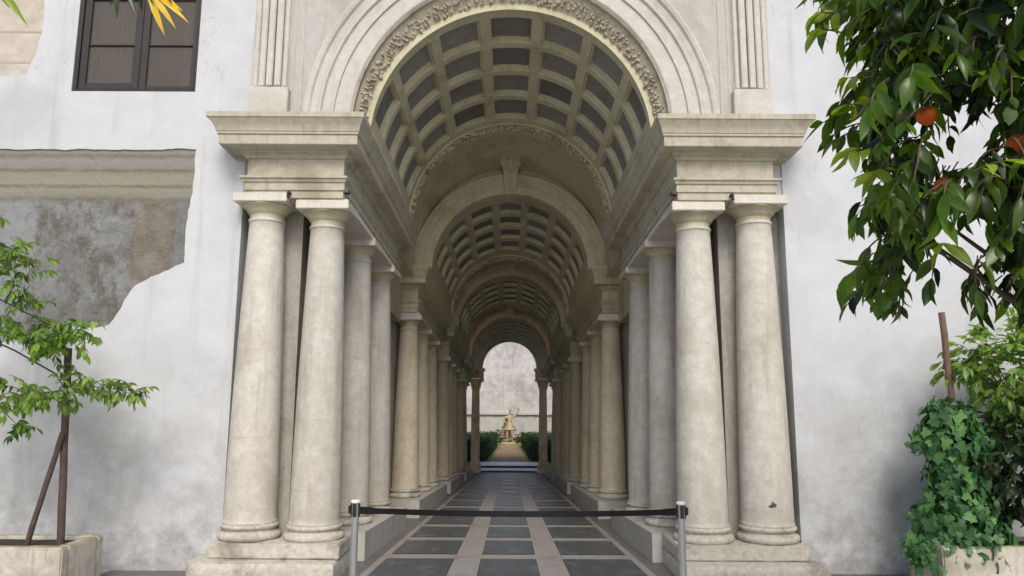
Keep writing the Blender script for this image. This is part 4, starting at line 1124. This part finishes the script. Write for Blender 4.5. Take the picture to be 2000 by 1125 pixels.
# --- twig hanging in from above, with a yellow leaf spray
hb = thing('hanging_twig', P(290, -120, -4.0), 'leafy twig with a bright yellow leaf spray hanging in at top left', 'twig')
g1, y1, tw = [], [], []
def lf(lst, px, py, ex, ey, Y, wd, tone=.5, nz=.3):
    a = P(px, py, Y); b = P(ex, ey, Y - .02); d = b - a
    lst.append((a, d, Vector((.15, -1, nz)), d.length, wd, tone))
for e in ((285, -12, 315, 62), (290, -10, 335, 42), (292, -12, 356, 22), (288, -14, 345, 5)): lf(y1, *e, -4.0, .028, rr.random())
for e in ((225, -30, 222, 32), (240, -30, 262, 32), (235, -30, 205, 2), (270, -35, 268, 12), (280, -40, 300, 18), (300, -40, 330, 2)): lf(g1, *e, -4.0, .026, .1)
rel(hb, leaf_mesh('yellow_leaves', y1, M['leaf_yellow'], bend=.2)); rel(hb, leaf_mesh('green_leaves', g1, M['leaf_orange'], bend=.2))
bm = bmesh.new(); tube(bm, [P(330, -420, -4.0), P(310, -250, -4.0), P(285, -60, -4.0), P(286, -10, -4.0)], [.008, .006, .004, .002], 7)
tube(bm, [P(300, -170, -4), P(240, -80, -4), P(230, -28, -4)], [.005, .003, .002], 6)
rel(hb, obj('stem', bm, M['bark'], smooth=60))
hb2 = thing('leaf_sprig', P(-20, -120, -4.3), 'single yellow green leaf tip poking in at the top left corner', 'sprig')
g2 = []; lf(g2, -25, -45, 44, 42, -4.3, .03, .8); lf(g2, -25, -45, 10, 12, -4.3, .03, .4)
rel(hb2, leaf_mesh('leaves', g2, M['leaf_lime'], bend=.15))
bm = bmesh.new(); tube(bm, [P(-60, -420, -4.3), P(-40, -200, -4.3), P(-26, -46, -4.3)], [.007, .005, .002], 6); rel(hb2, obj('stem', bm, M['bark'], smooth=60))

# ------------------------------------------------------------------ barrier
def post(side, label):
    x = -1.023 if side < 0 else 1.149
    t = thing('barrier_post', (x, -1.9, 0), label, 'barrier post', 'barrier posts')
    bm = bmesh.new(); lathe(bm, [(.0245, -.18), (.0245, .945)], 24); obj('pole', bm, M['steel'], t, smooth=40)
    bm = bmesh.new(); lathe(bm, [(.17, -.2), (.17, -.188), (.15, -.178), (.03, -.165), (.03, -.15)], 40); obj('foot', bm, M['steel'], t, smooth=40)
    bm = bmesh.new(); lathe(bm, [(.03, .945), (.031, .95), (.031, .957), (.027, .962), (.01, .965)], 24); obj('cap', bm, M['white_cap'], t, smooth=40)
    bm = bmesh.new(); box(bm, -.012, .012, -.031, -.0235, .855, .94); box(bm, -.031, -.0235, -.012, .012, .855, .94); box(bm, .0235, .031, -.012, .012, .855, .94)
    box(bm, -.045, -.031, -.016, .016, .875, .925) if side < 0 else box(bm, .031, .045, -.016, .016, .875, .925)
    bmesh.ops.recalc_face_normals(bm, faces=bm.faces); bmesh.ops.bevel(bm, geom=bm.edges[:], offset=.002, segments=1, affect='EDGES')
    obj('belt_slot', bm, M['black_plastic'], t)
    return t
pl = post(-1, 'grey metal barrier post on the left side of the passage')
pr_ = post(1, 'grey metal barrier post on the right side of the passage')
bm = bmesh.new(); n = 40; vs = []
for i in range(n + 1):
    t = i / n; x = -.99 + (1.115 + .99) * t; z = .895 - .055 * 4 * t * (1 - t) * .35; h = .019 if .03 < t < .97 else .024
    tw_ = .004 * math.sin(t * 9)
    vs.append([bm.verts.new((x, -1.901 + tw_, z - h)), bm.verts.new((x, -1.901 - tw_, z + h)), bm.verts.new((x, -1.897 - tw_, z + h)), bm.verts.new((x, -1.897 + tw_, z - h))])
for a, b in zip(vs, vs[1:]):
    for j in range(4): bm.faces.new((a[j], a[(j + 1) % 4], b[(j + 1) % 4], b[j]))
bm.faces.new(vs[0]); bm.faces.new(vs[-1])
tag(obj('barrier_belt', bm, M['black']), 'black webbing belt stretched across the passage between the two posts', 'belt')

# ------------------------------------------------------------------ garden beyond the doorway
gz = lambda y: .112 + max(0, y - 12.63) * .019
bm = bmesh.new(); box(bm, -9, -.96, 11.05, 12.63, -.2, .10); box(bm, .96, 9, 11.05, 12.63, -.2, .10)
box(bm, -9, 9, 12.631, 24, 0, 1, lambda x, y, z: (x, y, gz(y) if z else -.2), sub=4); tag(obj('garden_lawn', bm, M['grass']), kind='structure')
bm = bmesh.new(); vs = [bm.verts.new(p) for p in ((-.50, 12.64, gz(12.64) + .004), (.50, 12.64, gz(12.64) + .004), (.27, 18.7, gz(18.7) + .004), (-.27, 18.7, gz(18.7) + .004))]; bm.faces.new(vs)
tag(obj('garden_path', bm, M['path']), kind='structure')
gw = thing('garden_wall', (0, 23, 0), 'tall stained grey garden wall seen through the far doorway', 'wall')
bm = bmesh.new(); box(bm, -9, 9, 23, 23.4, .2, 4.6); box(bm, -9.3, -9, 11.3, 23.4, 0, 3.2); box(bm, 9, 9.3, 11.3, 23.4, 0, 3.2)
rel(gw, obj('wall', bm, M['gwall']))
bm = bmesh.new(); box(bm, -8.9, 8.9, 22.9, 23.001, 1.18, 1.26); rel(gw, obj('ledge', bm, M['gwall']))
def hedge(side, label):
    rr = random.Random(40 + side); root = thing('clipped_hedge', (side * 1.1, 12.2, .22), label, 'hedge', 'clipped hedges beside the garden path')
    def inner(y): return .62 - (y - 12.6) * (.22 / 5.5)
    top = .68
    bm = bmesh.new()
    for i in range(10):
        y0, y1 = 12.2 + i * .53, 12.2 + (i + 1) * .53
    def hx(x, y, z): return (side * (x + inner(y) - .6), y, z)
    box(bm, .63, 1.8, 12.7, 17.9, .08, top - .04, hx, sub=20)
    bmesh.ops.subdivide_edges(bm, edges=bm.edges[:], cuts=3, use_grid_fill=True); weather(bm, .02, 5)
    rel(root, obj('inner_mass', bm, M['leaf_hedge']))
    lv = []
    for i in range(5200):
        y = rr.uniform(12.65, 17.9); f = rr.random()
        if f < .45: x = inner(y) + rr.uniform(-.02, .04); z = rr.uniform(.12, top); n_ = Vector((-side, 0, .3))
        elif f < .8: x = inner(y) + rr.uniform(0, 1.2); z = top + rr.uniform(-.05, .02); n_ = Vector((0, 0, 1))
        else: y = 12.66 + rr.uniform(-.03, .02); x = inner(y) + rr.uniform(0, 1.2); z = rr.uniform(.12, top); n_ = Vector((0, -1, .2))
        lv.append((Vector((side * x, y, z)), rv(rr, 1) + n_ * .5, n_ + rv(rr, .5), .05, .03, min(1, max(0, rr.gauss(.4, .3)))))
    rel(root, leaf_mesh('foliage', lv, M['leaf_hedge']))
hedge(-1, 'clipped hedge left of the garden path beyond the doorway'); hedge(1, 'clipped hedge right of the garden path beyond the doorway')
bush('low_bush', 'low dark bush behind the little garden statue', 'bush', (-.1, 19.9, .45), (.6, .35, .20), 60, M['leaf_hedge'], .12, .06, .3, 16, .4, (-.1, 19.9, .22))

# --- the little statue
statue = thing('garden_statue', (.0, 19, .228), 'small pale statue of a helmeted standing figure on a low plinth, far in the garden', 'statue')
rel(statue, obj('plinth', worn_block(-.26, .22, 18.78, 19.2, .228, .30, .004, .01, .08, 2), M['statue'], smooth=50))
J = {'pel': (0, 0, .56, .085), 'wst': (.01, 0, .68, .072), 'chs': (.02, 0, .82, .098), 'nck': (.025, -.01, .925, .036), 'hd0': (.03, -.02, .975, .05), 'hd1': (.035, -.02, 1.05, .058), 'hd2': (.035, -.01, 1.10, .035),
     'shl': (-.11, 0, .87, .045), 'ell': (-.19, -.03, .73, .034), 'wrl': (-.12, -.13, .66, .024), 'hal': (-.09, -.17, .66, .022),
     'shr': (.14, 0, .875, .045), 'elr': (.25, -.03, .93, .034), 'wrr': (.30, -.07, 1.06, .024), 'har': (.31, -.08, 1.11, .022),
     'hpl': (-.055, 0, .50, .075), 'knl': (-.07, -.04, .28, .045), 'anl': (-.065, 0, .07, .028), 'ftl': (-.08, -.09, .025, .026),
     'hpr': (.06, 0, .50, .072), 'knr': (.10, -.07, .29, .044), 'anr': (.11, .03, .07, .028), 'ftr': (.13, -.05, .025, .026)}
E_ = [('pel', 'wst'), ('wst', 'chs'), ('chs', 'nck'), ('nck', 'hd0'), ('hd0', 'hd1'), ('hd1', 'hd2'), ('chs', 'shl'), ('shl', 'ell'), ('ell', 'wrl'), ('wrl', 'hal'), ('chs', 'shr'), ('shr', 'elr'), ('elr', 'wrr'), ('wrr', 'har'),
      ('pel', 'hpl'), ('hpl', 'knl'), ('knl', 'anl'), ('anl', 'ftl'), ('pel', 'hpr'), ('hpr', 'knr'), ('knr', 'anr'), ('anr', 'ftr')]
names = list(J)
me = bpy.data.meshes.new('figure'); me.from_pydata([J[k][:3] for k in names], [(names.index(a), names.index(b)) for a, b in E_], [])
fig = bpy.data.objects.new('figure', me); C.objects.link(fig); fig.location = (0, 19, .30)
sm = fig.modifiers.new('skin', 'SKIN'); me.skin_vertices if len(me.skin_vertices) else None
bmk = bmesh.new(); bmk.from_mesh(me); lay = bmk.verts.layers.skin.verify(); bmk.verts.ensure_lookup_table()
for i, k in enumerate(names): bmk.verts[i][lay].radius = (J[k][3] * .84, J[k][3] * .84); bmk.verts[i][lay].use_root = (k == 'pel')
bmk.to_mesh(me); bmk.free()
fig.modifiers.new('sub', 'SUBSURF').levels = 2; fig.modifiers['sub'].render_levels = 2
me.materials.append(M['statue']); rel(statue, fig)
bm = bmesh.new()                                   # fingers, face, helmet crest, kilt, cloak, spear
O = Vector((0, 19, .30))
for (hx_, hy_, hz_), dr in (((.31, -.08, 1.12), Vector((.1, -.2, 1))), ((-.085, -.18, .66), Vector((.5, -1, 0)))):
    for k in range(5):
        b0 = O + Vector((hx_ + (k - 2) * .011, hy_, hz_)); tube(bm, [b0, b0 + dr.normalized() * .03 + Vector(((k - 2) * .004, -.006, 0)), b0 + dr.normalized() * (.045 if k else .034) + Vector(((k - 2) * .004, -.018, 0))], [.007, .006, .004], 6)
tube(bm, [O + Vector((.033, -.073, 1.055)), O + Vector((.033, -.09, 1.035)), O + Vector((.033, -.075, 1.027))], [.006, .009, .006], 6)
for sx in (-1, 1): blob(bm, O + Vector((.034 + sx * .02, -.07, 1.062)), .009, .006, .006)
blob(bm, O + Vector((.033, -.074, 1.012)), .016, .007, .005)
rel(statue, obj('face_and_hands', bm, M['statue'], smooth=60))
bm = bmesh.new(); c = O + Vector((.035, -.012, 1.08))
lathe(bm, [(.075, c.z), (.07, c.z + .02), (.06, c.z + .045), (.035, c.z + .062), (.005, c.z + .068)], 20, c.x, c.y)
tube(bm, [c + Vector((0, -.05, .06)), c + Vector((0, 0, .105)), c + Vector((0, .06, .075)), c + Vector((0, .1, 0))], [.012, .02, .018, .01], 8)
rel(statue, obj('helmet', bm, M['statue'], smooth=40))
bm = bmesh.new(); rows = []
for z, r_ in ((.70, .088), (.62, .10), (.55, .125), (.47, .15), (.42, .165)):
    rows.append([bm.verts.new(O + Vector((.005 + (r_ + .012 * math.sin(k * 2.5) * (r_ > .1)) * math.cos(2 * math.pi * k / 40), (r_ * .8) * math.sin(2 * math.pi * k / 40), z))) for k in range(40)])
for a, b in zip(rows, rows[1:]):
    for k in range(40): bm.faces.new((a[k], a[(k + 1) % 40], b[(k + 1) % 40], b[k]))
rel(statue, obj('tunic_skirt', bm, M['statue'], smooth=60))
bm = bmesh.new(); rows = []
for i in range(9):
    z = .90 - i * .095; wd = .13 + .012 * i
    rows.append([bm.verts.new(O + Vector((-.02 + wd * (k / 9 - .5) * 2 * .9 - .01 * i, .07 + .02 * math.sin(k * 1.7 + i * .3) + .006 * i, z))) for k in range(10)])
for a, b in zip(rows, rows[1:]):
    for k in range(9): bm.faces.new((a[k], a[k + 1], b[k + 1], b[k]))
bmesh.ops.solidify(bm, geom=bm.faces[:], thickness=.015)
rel(statue, obj('cloak', bm, M['statue'], smooth=60))
